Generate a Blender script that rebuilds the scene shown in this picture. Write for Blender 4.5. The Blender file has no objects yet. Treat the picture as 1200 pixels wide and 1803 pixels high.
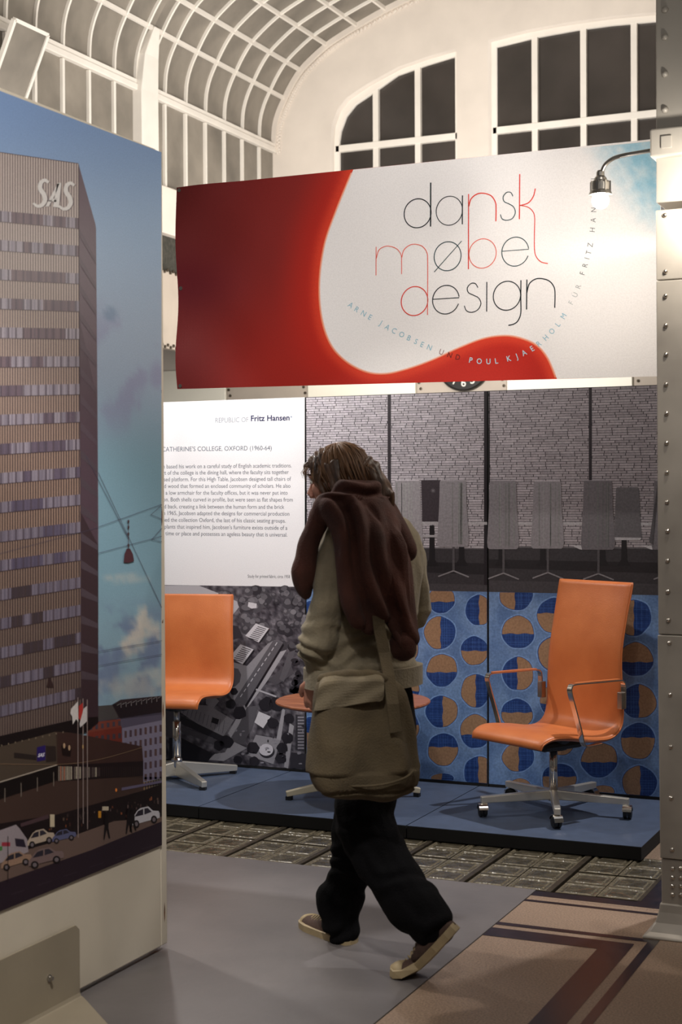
import bpy, math, random
from mathutils import Vector, Matrix, noise
C = bpy.context.scene.collection
SC = bpy.context.scene
random.seed(7)

# ------------------------------------------------------------------ camera
CAM_H, FPX, YAW, PITCH, ROLL = 1.55, 2650.0, .4235, -.0115, -.0055
_cy, _sy = math.cos(YAW), math.sin(YAW)
FWD = Vector((-_sy*math.cos(PITCH), _cy*math.cos(PITCH), math.sin(PITCH)))
_R0 = Vector((_cy, _sy, 0)); _U0 = _R0.cross(FWD)
_c, _s = math.cos(ROLL), math.sin(ROLL)
RGT = _c*_R0+_s*_U0
UPV = -_s*_R0+_c*_U0
EYE = Vector((0, 0, CAM_H))
cd = bpy.data.cameras.new('camera'); cam = bpy.data.objects.new('camera', cd); C.objects.link(cam)
cd.sensor_fit = 'VERTICAL'; cd.sensor_height = 36; cd.sensor_width = 36*1200/1803
cd.lens = FPX/1803*36
m = Matrix((RGT, UPV, -FWD)).transposed().to_4x4(); m.translation = EYE
cam.matrix_world = m
cd.clip_start = .05; cd.clip_end = 100
cd.dof.use_dof = True; cd.dof.focus_distance = 6.9; cd.dof.aperture_fstop = 4.5
SC.camera = cam

def P(x, y, X=None, Y=None, Z=None, D=None):
    """point of the place seen at photo pixel x, y and lying on a known plane (or at camera depth D)"""
    r = RGT*(x-600)+UPV*(901.5-y)+FWD*FPX
    if D is not None: return EYE+r*(D/FPX)
    if X is not None: return EYE+r*(X/r.x)
    if Y is not None: return EYE+r*(Y/r.y)
    return EYE+r*((Z-CAM_H)/r.z)

# ------------------------------------------------------------------ world, lights, exposure
def lin(c):
    return tuple(((v/255)/12.92 if v/255 <= .04045 else ((v/255+.055)/1.055)**2.4) for v in c)
w = bpy.data.worlds.new('world'); SC.world = w; w.use_nodes = True
bg = w.node_tree.nodes['Background']; bg.inputs[0].default_value = (*lin((196, 190, 184)), 1); bg.inputs[1].default_value = .10
def area(name, loc, target, size, power, col=(1, .93, .84), sy=None, spread=180):
    l = bpy.data.lights.new(name, 'AREA'); l.energy = power; l.color = col; l.size = size
    if sy: l.shape = 'RECTANGLE'; l.size_y = sy
    l.spread = math.radians(spread)
    o = bpy.data.objects.new(name, l); C.objects.link(o); o.location = loc
    o.rotation_euler = (Vector(target)-Vector(loc)).to_track_quat('-Z', 'Y').to_euler(); return o
def spot(name, loc, target, power, angle=60, blend=.5, radius=.05, col=(1, .94, .86)):
    l = bpy.data.lights.new(name, 'SPOT'); l.energy = power; l.color = col; l.spot_size = math.radians(angle)
    l.spot_blend = blend; l.shadow_soft_size = radius
    o = bpy.data.objects.new(name, l); C.objects.link(o); o.location = loc
    o.rotation_euler = (Vector(target)-Vector(loc)).to_track_quat('-Z', 'Y').to_euler(); return o
def point(name, loc, power, radius=.04, col=(1, .92, .82)):
    l = bpy.data.lights.new(name, 'POINT'); l.energy = power; l.color = col; l.shadow_soft_size = radius
    o = bpy.data.objects.new(name, l); C.objects.link(o); o.location = loc; return o
# area lights added to wash the vault and the end wall
area('vault_fill', (-3.6, 9.6, 2.9), (-4.8, 11.0, 6), 1.2, 140, (1, .95, .9), sy=4)
area('vault_fill', (-4.6, 6.4, 3.2), (-6.2, 9.0, 5), 1.0, 55, (1, .95, .9), sy=2)
area('end_wall_wash', (-3.4, 9.0, 3.6), (-4.3, 12.5, 3.6), 1.0, 36, (1, .95, .9), sy=3)
# bulb on the post hidden behind the tower board: lights the text panel and the left chair
point('left_post_bulb', (-3.85, 6.25, 2.72), 80, .04, (1, .96, .93))
# overhead and front spots of the stand
spot('spot_platform', (-.5, 7.2, 5.0), (-2.3, 6.7, .06), 620, 54, .6, .06, (.97, .97, 1))
spot('spot_right_stand', (-3.2, 3.2, 3.3), (-1.9, 6.9, .85), 90, 26, .6, .05, (1, .94, .86))
spot('spot_left_stand', (-3.6, 3.4, 3.6), (-4.0, 7.2, .8), 100, 34, .6, .05, (1, .96, .92))
spot('spot_banner', (-2.0, 3.8, 3.9), (-2.5, 6.0, 2.55), 105, 60, .9, .1, (1, .97, .95))
# spots and fills added to light the tower board, person, post and walkway
spot('spot_board_top', (-1.2, 2.1, 3.2), (-2.65, 3.9, 2.4), 150, 46, .7, .1, (1, .98, .95))
spot('spot_board_low', (-1.2, 2.1, 3.4), (-2.65, 3.65, .6), 330, 44, .7, .1, (1, .97, .93))
spot('person_fill', (-4.0, 5.1, 3.3), (-2.1, 4.6, .9), 150, 52, .6, .06, (1, .95, .9))  # unseen spot added to light the person's left sleeve
spot('post_fill', (-.3, 3.2, 3.6), (-.9, 5.24, 1.2), 80, 40, .8, .1, (1, .95, .9))  # unseen spot added to brighten the front of the post
point('walkway_fill', (-.2, 3.6, 4.2), 14, .15)  # added fill for the walkway and the upper column
area('front_fill', (0, -.5, 5.2), (-1.6, 5.4, 1), 2.0, 22, (1, .95, .9), sy=2)  # soft fill added behind the camera to raise the whole view
SC.view_settings.view_transform = 'Standard'; SC.view_settings.look = 'None'
SC.view_settings.gamma = 1; SC.view_settings.use_curve_mapping = False
SC.view_settings.exposure = 0.12

# ------------------------------------------------------------------ materials
def mat(name, col, rough=.5, metal=0, vary=0, scale=8, bump=0, bscale=60, spec=.5, coat=0, stretch=None, emit=None, trans=0, sheen=0, col2=None, detail=4):
    m = bpy.data.materials.new(name); m.use_nodes = True; nt = m.node_tree; b = nt.nodes['Principled BSDF']
    b.inputs['Base Color'].default_value = (*lin(col), 1); b.inputs['Roughness'].default_value = rough
    b.inputs['Metallic'].default_value = metal; b.inputs['Specular IOR Level'].default_value = spec
    b.inputs['Coat Weight'].default_value = coat; b.inputs['Transmission Weight'].default_value = trans
    b.inputs['Sheen Weight'].default_value = sheen
    if emit:
        b.inputs['Emission Color'].default_value = (*lin(emit[0]), 1); b.inputs['Emission Strength'].default_value = emit[1]
    L = nt.links.new
    tc = nt.nodes.new('ShaderNodeTexCoord'); mp = nt.nodes.new('ShaderNodeMapping'); L(tc.outputs['Object'], mp.inputs[0])
    if stretch: mp.inputs['Scale'].default_value = stretch
    if vary or col2:
        n = nt.nodes.new('ShaderNodeTexNoise'); n.inputs['Scale'].default_value = scale; n.inputs['Detail'].default_value = detail
        L(mp.outputs[0], n.inputs[0])
        r = nt.nodes.new('ShaderNodeValToRGB'); r.color_ramp.elements[0].position = .3; r.color_ramp.elements[1].position = .7
        c1 = col; c2 = col2 or tuple(max(0, v*(1-vary)) for v in col)
        r.color_ramp.elements[0].color = (*lin(c2), 1); r.color_ramp.elements[1].color = (*lin(c1), 1)
        L(n.outputs[0], r.inputs[0]); L(r.outputs[0], b.inputs['Base Color'])
    if bump:
        n2 = nt.nodes.new('ShaderNodeTexNoise'); n2.inputs['Scale'].default_value = bscale; n2.inputs['Detail'].default_value = 3
        L(mp.outputs[0], n2.inputs[0]); bu = nt.nodes.new('ShaderNodeBump'); bu.inputs['Strength'].default_value = bump
        bu.inputs['Distance'].default_value = .01
        L(n2.outputs[0], bu.inputs['Height']); L(bu.outputs[0], b.inputs['Normal'])
    return m
def print_mat(name, rough=.4, grain=.12, gscale=300, spec=.4):
    m = bpy.data.materials.new(name); m.use_nodes = True; nt = m.node_tree; b = nt.nodes['Principled BSDF']; L = nt.links.new
    a = nt.nodes.new('ShaderNodeVertexColor'); a.layer_name = 'Col'
    tc = nt.nodes.new('ShaderNodeTexCoord'); n = nt.nodes.new('ShaderNodeTexNoise'); n.inputs['Scale'].default_value = gscale
    n.inputs['Detail'].default_value = 2; L(tc.outputs['Object'], n.inputs[0])
    mr = nt.nodes.new('ShaderNodeMapRange'); mr.inputs[1].default_value = .3; mr.inputs[2].default_value = .7
    mr.inputs[3].default_value = 1-grain; mr.inputs[4].default_value = 1+grain; L(n.outputs[0], mr.inputs[0])
    mx = nt.nodes.new('ShaderNodeVectorMath'); mx.operation = 'SCALE'; L(a.outputs[0], mx.inputs[0]); L(mr.outputs[0], mx.inputs['Scale'])
    L(mx.outputs[0], b.inputs['Base Color']); b.inputs['Roughness'].default_value = rough; b.inputs['Specular IOR Level'].default_value = spec
    return m
M = dict(
    plaster=mat('plaster', (226, 216, 204), .85, vary=.05, scale=3, bump=.08, bscale=40),
    white=mat('white_paint', (232, 226, 216), .5, vary=.04, scale=5),
    slab=mat('white_slab', (250, 246, 230), .35, vary=.03, scale=2),
    greyslab=mat('grey_slab', (188, 176, 162), .6, vary=.06, scale=4),
    frost=mat('frosted_pane', (146, 138, 126), .38, vary=.3, scale=2.2, bump=.06, bscale=25, spec=.5),
    dglass=mat('dark_night_glass', (64, 58, 54), .16, vary=.35, scale=1.2, spec=.6),
    mesh=mat('dark_netting', (70, 68, 60), .7, vary=.4, scale=30),
    boardp=mat('cream_board_paint', (212, 200, 180), .42, vary=.05, scale=3, bump=.03, bscale=80),
    chip=mat('chipped_wood', (120, 78, 50), .8, vary=.4, scale=40),
    footp=mat('grey_cream_steel', (152, 140, 120), .45, vary=.05, scale=6),
    steel=mat('brushed_steel', (200, 196, 190), .28, 1, vary=.12, scale=30, stretch=(1, 1, .1)),
    alu=mat('aluminium_cladding', (196, 188, 176), .4, .2, vary=.18, scale=3, bump=.12, bscale=5, col2=(158, 150, 140)),
    alup=mat('painted_metal', (184, 178, 168), .45, .15, vary=.05, scale=5),
    polished=mat('polished_aluminium', (226, 220, 208), .34, .8),
    chrome=mat('chrome', (225, 220, 214), .13, 1),
    rivet=mat('polished_rivet', (222, 214, 204), .22, 1),
    bulb=mat('lit_bulb', (255, 250, 240), .3, emit=((255, 244, 226), 60)),
    leather=mat('tan_leather', (198, 114, 62), .38, vary=.1, scale=7, bump=.12, bscale=260, col2=(184, 100, 52)),
    black=mat('black_plastic', (18, 17, 18), .45),
    blackm=mat('black_matt', (14, 13, 14), .8),
    platform=mat('blue_grey_platform', (72, 84, 106), .5, vary=.1, scale=14, bump=.05, bscale=120),
    wood=mat('walnut_veneer', (168, 104, 70), .35, scale=5, stretch=(1, 12, 1), col2=(112, 62, 40)),
    beige=mat('beige_leg', (190, 180, 156), .4, vary=.05),
    lino=mat('grey_linoleum', (108, 102, 100), .42, vary=.16, scale=2.4, bump=.06, bscale=30, col2=(92, 87, 86)),
    terr=mat('speckled_terrazzo', (158, 134, 112), .45, scale=150, col2=(104, 84, 70), bump=.03, bscale=200, detail=6),
    tdark=mat('dark_inlay', (28, 24, 27), .25, vary=.3, scale=14, col2=(46, 34, 34)),
    iron=mat('iron_bar', (84, 74, 60), .4, .5, vary=.3, scale=30),
    gblock=mat('glass_block', (92, 84, 68), .12, vary=.35, scale=16, bump=.9, bscale=26, spec=.9, col2=(52, 47, 38)),
    gedge=mat('glass_block_ridge', (120, 110, 90), .2, vary=.3, scale=40, bump=.6, bscale=60, spec=.8),
    prnt=print_mat('photo_print', .42, .07, 260),
    bprint=print_mat('banner_print', .5, .05, 160, .25),
    cprint=print_mat('fabric_study_print', .45, .16, 90),
    skin=mat('skin', (196, 138, 116), .5, vary=.12, scale=20),
    hair=mat('brown_hair', (104, 72, 48), .48, scale=26, col2=(44, 28, 20), bump=.8, bscale=50, stretch=(1, 1, .35)),
    hairs=mat('light_brown_strands', (128, 92, 62), .5),
    jacket=mat('khaki_cotton', (150, 137, 112), .9, vary=.18, scale=14, bump=.25, bscale=120, sheen=.1),
    sweater=mat('dark_brown_knit', (84, 43, 31), .85, vary=.3, scale=10, bump=.35, bscale=220, sheen=.03),
    jeans=mat('dark_denim', (12, 11, 13), .9, spec=.12, vary=.25, scale=18, bump=.3, bscale=160),
    bag=mat('olive_canvas', (94, 80, 57), .9, vary=.16, scale=12, bump=.3, bscale=180),
    flapc=mat('pale_olive_canvas', (122, 109, 86), .9, vary=.16, scale=12, bump=.3, bscale=180),
    shoe=mat('brown_sneaker_cloth', (82, 60, 50), .85, vary=.25, scale=25),
    sole=mat('off_white_rubber', (170, 150, 114), .6, vary=.1, scale=20),
    clock=mat('black_clock_face', (22, 18, 17), .4),
    num=mat('clock_numeral', (238, 232, 220), .5),
    txt=print_mat('lettering', .45, .0, 10),
)

# ------------------------------------------------------------------ mesh helpers
class MB:
    def __init__(s): s.v = []; s.f = []; s.c = []
    def poly(s, pts, col=None):
        n = len(s.v); s.v += [tuple(p) for p in pts]; s.f.append(tuple(range(n, n+len(pts)))); s.c.append(col)
    def box(s, a, b):
        (x0, y0, z0), (x1, y1, z1) = a, b
        if x0 > x1: x0, x1 = x1, x0
        if y0 > y1: y0, y1 = y1, y0
        if z0 > z1: z0, z1 = z1, z0
        n = len(s.v); s.v += [(x0, y0, z0), (x1, y0, z0), (x1, y1, z0), (x0, y1, z0), (x0, y0, z1), (x1, y0, z1), (x1, y1, z1), (x0, y1, z1)]
        s.f += [tuple(n+i for i in q) for q in ((0, 3, 2, 1), (4, 5, 6, 7), (0, 1, 5, 4), (1, 2, 6, 5), (2, 3, 7, 6), (3, 0, 4, 7))]; s.c += [None]*6
        return s
    def loft(s, rings, caps=True, closed=False):
        """rings: lists of equal numbers of points"""
        n = len(s.v); k = len(rings[0])
        for r in rings: s.v += [tuple(p) for p in r]
        m_ = len(rings)
        for i in range(m_ if closed else m_-1):
            for j in range(k):
                a = n+i*k+j; b = n+i*k+(j+1) % k; j2 = (i+1) % m_
                s.f.append((a, b, n+j2*k+(j+1) % k, n+j2*k+j)); s.c.append(None)
        if caps and not closed:
            s.f.append(tuple(n+j for j in reversed(range(k)))); s.f.append(tuple(n+(m_-1)*k+j for j in range(k))); s.c += [None, None]
        return s
    def tube(s, pts, r, seg=10, caps=True):
        pts = [Vector(p) for p in pts]; rings = []; N = len(pts)
        up = None
        for i, p in enumerate(pts):
            t = (pts[min(i+1, N-1)]-pts[max(i-1, 0)]).normalized()
            if up is None: up = Vector((0, 0, 1)) if abs(t.z) < .9 else Vector((1, 0, 0))
            u = t.cross(up).normalized(); up = u.cross(t).normalized()
            rr = r[i] if isinstance(r, (list, tuple)) else r
            rings.append([p+u*math.cos(2*math.pi*k/seg)*rr+up*math.sin(2*math.pi*k/seg)*rr for k in range(seg)])
        return s.loft(rings, caps)
    def bar(s, pts, wd, ht, upv=(0, 0, 1)):
        """rectangular bar swept along pts; wd across, ht along up vector"""
        pts = [Vector(p) for p in pts]; N = len(pts); rings = []
        for i, p in enumerate(pts):
            t = (pts[min(i+1, N-1)]-pts[max(i-1, 0)]).normalized(); u = t.cross(Vector(upv)).normalized(); v = u.cross(t).normalized()
            w_ = wd[i] if isinstance(wd, (list, tuple)) else wd; h_ = ht[i] if isinstance(ht, (list, tuple)) else ht
            rings.append([p-u*w_/2-v*h_/2, p+u*w_/2-v*h_/2, p+u*w_/2+v*h_/2, p-u*w_/2+v*h_/2])
        return s.loft(rings)
    def lathe(s, prof, c=(0, 0, 0), seg=20, axis='Z'):
        rings = []
        for r, h in prof:
            r = max(r, 1e-4); ring = []
            for k in range(seg):
                a = 2*math.pi*k/seg; x, y = r*math.cos(a), r*math.sin(a)
                q = (x, y, h) if axis == 'Z' else ((x, h, y) if axis == 'Y' else (h, x, y))
                ring.append((c[0]+q[0], c[1]+q[1], c[2]+q[2]))
            rings.append(ring)
        return s.loft(rings)
    def ell(s, c, r, ax=None, seg=16, rg=10):
        c = Vector(c); X, Y, Z = ax or (Vector((1, 0, 0)), Vector((0, 1, 0)), Vector((0, 0, 1)))
        rings = []
        for i in range(rg+1):
            t = math.pi*(i+.02)/(rg+.04); rings.append([c+X*(r[0]*math.sin(t)*math.cos(2*math.pi*k/seg))+Y*(r[1]*math.sin(t)*math.sin(2*math.pi*k/seg))+Z*(-r[2]*math.cos(t)) for k in range(seg)])
        return s.loft(rings)
    def mesh(s, name):
        me = bpy.data.meshes.new(name); me.from_pydata(s.v, [], s.f)
        if any(c is not None for c in s.c):
            at = me.color_attributes.new('Col', 'FLOAT_COLOR', 'CORNER'); buf = []
            for f, c in zip(s.f, s.c):
                if c is None: buf += [1, 1, 1, 1]*len(f)
                elif isinstance(c[0], (list, tuple)):
                    for q in c: buf += [*q, 1]
                else: buf += [*c, 1]*len(f)
            at.data.foreach_set('color', buf)
        me.update(); return me
    def build(s, name, m, parent=None, smooth=False, recalc=True, bevel=0):
        me = s.mesh(name)
        if recalc and not any(c is not None for c in s.c):
            import bmesh
            b = bmesh.new(); b.from_mesh(me); bmesh.ops.recalc_face_normals(b, faces=b.faces); b.to_mesh(me); b.free()
        o = link(name, me, m, parent)
        if smooth: shade(me)
        if bevel:
            bv = o.modifiers.new('bevel', 'BEVEL'); bv.width = bevel; bv.segments = 2; bv.limit_method = 'ANGLE'; bv.angle_limit = .7
        return o
def shade(me, angle=None):
    me.polygons.foreach_set('use_smooth', [True]*len(me.polygons))
    if angle: me.set_sharp_from_angle(angle=angle)
def link(name, me, m, parent=None):
    o = bpy.data.objects.new(name, me); C.objects.link(o)
    if me is not None and m is not None and not me.materials: me.materials.append(M[m] if isinstance(m, str) else m)
    if parent: o.parent = parent; o.matrix_parent_inverse = parent.matrix_world.inverted() if parent.get('_w') else Matrix()
    return o
def thing(name, label, cat, loc=(0, 0, 0), group=None, kind=None, rz=0):
    o = bpy.data.objects.new(name, None); C.objects.link(o); o.location = loc; o.rotation_euler = (0, 0, rz); o.empty_display_size = .1
    if kind: o['kind'] = kind
    else: o['label'] = label; o['category'] = cat
    if group: o['group'] = group
    return o
def tag(o, label, cat, group=None):
    o['label'] = label; o['category'] = cat
    if group: o['group'] = group
    return o
def struct(o): o['kind'] = 'structure'; return o
def remesh(mb, voxel, smooth=6, disp=None):
    me = mb.mesh('tmp'); o = bpy.data.objects.new('tmp', me); C.objects.link(o)
    r = o.modifiers.new('r', 'REMESH'); r.mode = 'VOXEL'; r.voxel_size = voxel
    if smooth:
        s_ = o.modifiers.new('s', 'SMOOTH'); s_.factor = .5; s_.iterations = smooth
    dg = bpy.context.evaluated_depsgraph_get(); ev = o.evaluated_get(dg); n = bpy.data.meshes.new_from_object(ev)
    bpy.data.objects.remove(o); bpy.data.meshes.remove(me)
    if disp:
        nr = [v.normal.copy() for v in n.vertices]
        for v, q in zip(n.vertices, nr): v.co += q*disp(v.co)
        n.update()
    shade(n); return n
def spline(pts, n=8, closed=False):
    """Catmull-Rom through tuples"""
    out = []; N = len(pts); seg = N if closed else N-1
    for i in range(seg):
        g = lambda k: pts[k % N] if closed else pts[min(max(k, 0), N-1)]
        a, b, c, d = g(i-1), g(i), g(i+1), g(i+2)
        for k in range(n):
            t = k/n
            out.append(tuple(.5*((2*b[j])+(-a[j]+c[j])*t+(2*a[j]-5*b[j]+4*c[j]-d[j])*t*t+(-a[j]+3*b[j]-3*c[j]+d[j])*t**3) for j in range(len(b))))
    if not closed: out.append(tuple(pts[-1]))
    return out
def plate(name, outer, holes, th, tf, m, parent=None):
    """2-D outline with holes -> solid slab; tf maps (u, v, w) to the place"""
    cu = bpy.data.curves.new('t', 'CURVE'); cu.dimensions = '2D'; cu.fill_mode = 'BOTH'; cu.extrude = th/2
    for ring in [outer]+holes:
        sp = cu.splines.new('POLY'); sp.points.add(len(ring)-1); sp.use_cyclic_u = True
        for q, pt in zip(ring, sp.points): pt.co = (q[0], q[1], 0, 1)
    o = bpy.data.objects.new('t', cu); C.objects.link(o); dg = bpy.context.evaluated_depsgraph_get()
    me = bpy.data.meshes.new_from_object(o.evaluated_get(dg)); bpy.data.objects.remove(o); me.name = name
    for v in me.vertices: v.co = tf(*v.co)
    me.materials.clear()
    import bmesh
    b = bmesh.new(); b.from_mesh(me); bmesh.ops.remove_doubles(b, verts=b.verts, dist=1e-5); bmesh.ops.recalc_face_normals(b, faces=b.faces); b.to_mesh(me); b.free()
    return link(name, me, m, parent)
_gl = {}
def glyphs(s, off=0.0, shear=0.0):
    """filled outlines of a string in text units: list of 2-D faces"""
    k = (s, off, shear)
    if k not in _gl:
        cu = bpy.data.curves.new('t', 'FONT'); cu.body = s; cu.size = 1; cu.offset = off; cu.shear = shear; cu.resolution_u = 3
        o = bpy.data.objects.new('t', cu); C.objects.link(o); dg = bpy.context.evaluated_depsgraph_get()
        me = bpy.data.meshes.new_from_object(o.evaluated_get(dg)); bpy.data.objects.remove(o)
        vs = [(v.co.x, v.co.y) for v in me.vertices]; fs = [[vs[i] for i in p.vertices] for p in me.polygons]
        xs = [v[0] for v in vs] or [0, .3]
        _gl[k] = (fs, min(xs), max(xs)); bpy.data.meshes.remove(me)
    return _gl[k]
class Canvas:
    """flat print on a plane, drawn in photo pixels, mapped onto the plane where it hangs"""
    def __init__(s, axis, val, sgn, wave=None): s.axis = axis; s.val = val; s.sgn = sgn; s.mb = MB(); s.wave = wave; s.zmin = None; s.eps = .00025
    def pt(s, x, y, l):
        p = P(x, y, **{s.axis: s.val+s.sgn*l*s.eps})
        if s.wave: p.y += s.wave(p)
        if s.zmin is not None: p.z = max(p.z, s.zmin)
        return p
    def poly(s, pts, col, l):
        s.mb.poly([s.pt(x, y, l) for x, y in pts], lin(col))
    def rect(s, x0, y0, x1, y1, col, l): s.poly([(x0, y0), (x1, y0), (x1, y1), (x0, y1)], col, l)
    def quad4(s, pts, cols, l): s.mb.poly([s.pt(x, y, l) for x, y in pts], [lin(c) for c in cols])
    def ellipse(s, cx, cy, rx, ry, col, l, n=20, wob=0, a0=0, a1=360, rot=0):
        out = []; full = (a1-a0 >= 360); cr, sr = math.cos(rot), math.sin(rot)
        for k in range(n if full else n+1):
            a = math.radians(a0+(a1-a0)*k/n); f = 1+wob*random.uniform(-1, 1)
            u, v = rx*math.cos(a)*f, ry*math.sin(a)*f; out.append((cx+u*cr-v*sr, cy+u*sr+v*cr))
        s.poly(out, col, l)
    def stroke(s, pts, wd, col, l, closed=False):
        N = len(pts); L = []; R = []
        for i in range(N):
            a = pts[(i-1) % N] if closed else pts[max(i-1, 0)]; b = pts[(i+1) % N] if closed else pts[min(i+1, N-1)]
            dx, dy = b[0]-a[0], b[1]-a[1]; d = math.hypot(dx, dy) or 1; nx, ny = -dy/d, dx/d
            w_ = wd[i] if isinstance(wd, (list, tuple)) else wd
            L.append((pts[i][0]+nx*w_/2, pts[i][1]+ny*w_/2)); R.append((pts[i][0]-nx*w_/2, pts[i][1]-ny*w_/2))
        for i in range(N if closed else N-1):
            j = (i+1) % N; s.poly([L[i], L[j], R[j], R[i]], col, l)
    def text(s, st, x, y, size, col, l, ang=0, off=0, anchor='l', width=None, slope=0, shear=0, sx=1):
        fs, a, b = glyphs(st, off, shear)
        if width: sx = width/((b-a)*size)
        x0 = {'l': -a, 'r': -b, 'c': -(a+b)/2}[anchor]; ca, sa = math.cos(ang), math.sin(ang)
        for f in fs:
            q = []
            for u, v in f:
                U = (u+x0)*size*sx; V = -v*size; q.append((x+U*ca-V*sa, y+U*sa+V*ca+slope*U))
            s.poly(q, col, l)
    def field(s, x0, y0, x1, y1, nx, ny, fn, l, tf=None):
        g = [[fn(x0+(x1-x0)*i/nx, y0+(y1-y0)*j/ny) for i in range(nx+1)] for j in range(ny+1)]
        tf = tf or (lambda x, y: (x, y))
        for j in range(ny):
            for i in range(nx):
                q = [(i, j), (i+1, j), (i+1, j+1), (i, j+1)]
                s.quad4([tf(x0+(x1-x0)*a/nx, y0+(y1-y0)*b/ny) for a, b in q], [g[b][a] for a, b in q], l)
    def build(s, name, m, parent): return s.mb.build(name, m, parent, recalc=False)
def mixc(a, b, t): t = max(0, min(1, t)); return tuple(a[i]*(1-t)+b[i]*t for i in range(3))
def sm(e0, e1, x): t = max(0, min(1, (x-e0)/(e1-e0))); return t*t*(3-2*t)
def fbm(x, y, o=4): return noise.fractal(Vector((x, y, 3.3)), 1.0, 2.0, o)

# ================================================================== SETTING
YE = 12.5; XL = -6.305
# ---- floor
fl = thing('floor', '', '', kind='structure')
MB().box((-9, -1, -.12), (3, 14, -.04)).build('floor_slab', 'iron', fl)
t = MB(); t.box((-1.72, -1, -.04), (3, 5.555, 0)); t.box((-1.26+.06, 5.555, -.04), (3, 14, 0)); t.box((-9, 6.33, -.04), (-1.2, 14, 0)); t.build('terrazzo', 'terr', fl)
z1 = .0012
for a, b in (((-1.72, 5.575), (-1.2, 5.645)), ((-1.322, 5.645), (-1.2, 14)), ((-1.2, 5.575), (-.4, 14))):
    MB().box((a[0], a[1], -.04), (b[0], b[1], z1)).build('dark_border', 'tdark', fl)
MB().box((-1.72, 5.555, -.04), (-1.2, 5.575, .0005)).build('pale_strip', 'terr', fl)
MB().box((-1.72, 5.49, -.01), (-.4, 5.515, z1)).build('inlay_strip', 'tdark', fl)
def Lband(x0, x1, y0, y1, zt):
    """band along Y from x0..x1 with a mitred corner into a band along X at y0..y1"""
    m_ = MB(); q = [(-1.72, y0), (x0, y0), (x0, -1), (x1, -1), (x1, y1), (-1.72, y1)]
    m_.poly([(x, y, zt) for x, y in q]); return m_
Lband(-1.17, -1.136, 5.148, 5.183, z1).build('inlay_strip', 'tdark', fl)
Lband(-1.31, -1.207, 5.005, 5.108, z1).build('inlay_band', 'tdark', fl)
# ---- glass blocks, four by four groups between iron bars
gb = MB(); q = .0805; gb.loft([[(-q, -q, -.03), (q, -q, -.03), (q, q, -.03), (-q, q, -.03)], [(-q, -q, 0), (q, -q, 0), (q, q, 0), (-q, q, 0)],
    [(-q+.009, -q+.009, 0), (q-.009, -q+.009, 0), (q-.009, q-.009, 0), (-q+.009, q-.009, 0)], [(-q+.014, -q+.014, -.005), (q-.014, -q+.014, -.005), (q-.014, q-.014, -.005), (-q+.014, q-.014, -.005)],
    [(-q+.024, -q+.024, -.005), (q-.024, -q+.024, -.005), (q-.024, q-.024, -.005), (-q+.024, q-.024, -.005)], [(-q+.03, -q+.03, -.001), (q-.03, -q+.03, -.001), (q-.03, q-.03, -.001), (-q+.03, q-.03, -.001)]])
gme = gb.mesh('glass_block'); gme.materials.append(M['gblock']); gme.materials.append(M['gedge'])
for i, p in enumerate(gme.polygons):
    if 4 <= i < 12 or 16 <= i < 20: p.material_index = 1
for c in range(7):
    xa = -3.85+.3625*c
    for k in range(2):
        for r in range(4):
            o = link('glass_block', gme, None, fl); o.location = (xa+.022+.085+.1655*k, 5.742+.166*r+(.012 if r > 1 else 0), random.uniform(-.001, .001)); o.rotation_euler = (0, 0, math.pi/2*random.randrange(4))
    MB().box((xa-.012, 5.655, -.04), (xa+.012, 6.33, .002)).build('iron_bar', 'iron', fl, bevel=.003)
MB().box((-1.325, 5.655, -.04), (-1.31, 6.33, .002)).build('iron_bar', 'iron', fl)
mt = MB().box((-6.4, -1, -.04), (-1.722, 5.652, .003)).build('floor_mat', 'lino', None)
tag(mt, 'smooth grey linoleum walkway under the walking person, with cut right edge', 'floor covering')

# ---- end wall
def prof():
    L = [(-6.305, 4.77), (-6.295, 4.95), (-6.255, 5.09), (-6.187, 5.222), (-6.11, 5.35), (-6.02, 5.462), (-5.89, 5.567), (-5.751, 5.659), (-5.609, 5.728), (-5.45, 5.795),
         (-5.17, 5.902), (-4.85, 6.0), (-4.5, 6.085), (-4.1, 6.15), (-3.7, 6.19), (-3.3, 6.2)]
    return L
PL = spline(prof(), 3); PF = PL+[(-6.6-x, z) for x, z in reversed(PL[:-1])]
wend = thing('wall_end', '', '', kind='structure')
w1 = [(-5.72, 3.2), (-5.72, 4.74), (-5.705, 4.92), (-5.65, 5.05), (-5.556, 5.147), (-5.359, 5.247), (-5.055, 5.363), (-4.78, 5.42), (-4.5, 5.462), (-4.5, 3.2)]
w2 = [(-4.21, 3.2), (-4.21, 5.497), (-3.87, 5.535), (-3.5, 5.552), (-3.1, 5.552), (-2.73, 5.535), (-2.39, 5.497), (-2.39, 3.2)]
w3 = [(-6.6-x, z) for x, z in reversed(w1)]
outer = [(-8.6, 0), (-8.6, 4.2), (-6.5, 4.2), (-6.5, 4.77)]+PF+[(-.1, 4.77), (-.1, 0)]
plate('plaster_wall', outer, [w1, w2, w3], .22, lambda u, v, w_: (u, YE+.11+w_, v), 'plaster', wend)
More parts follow.
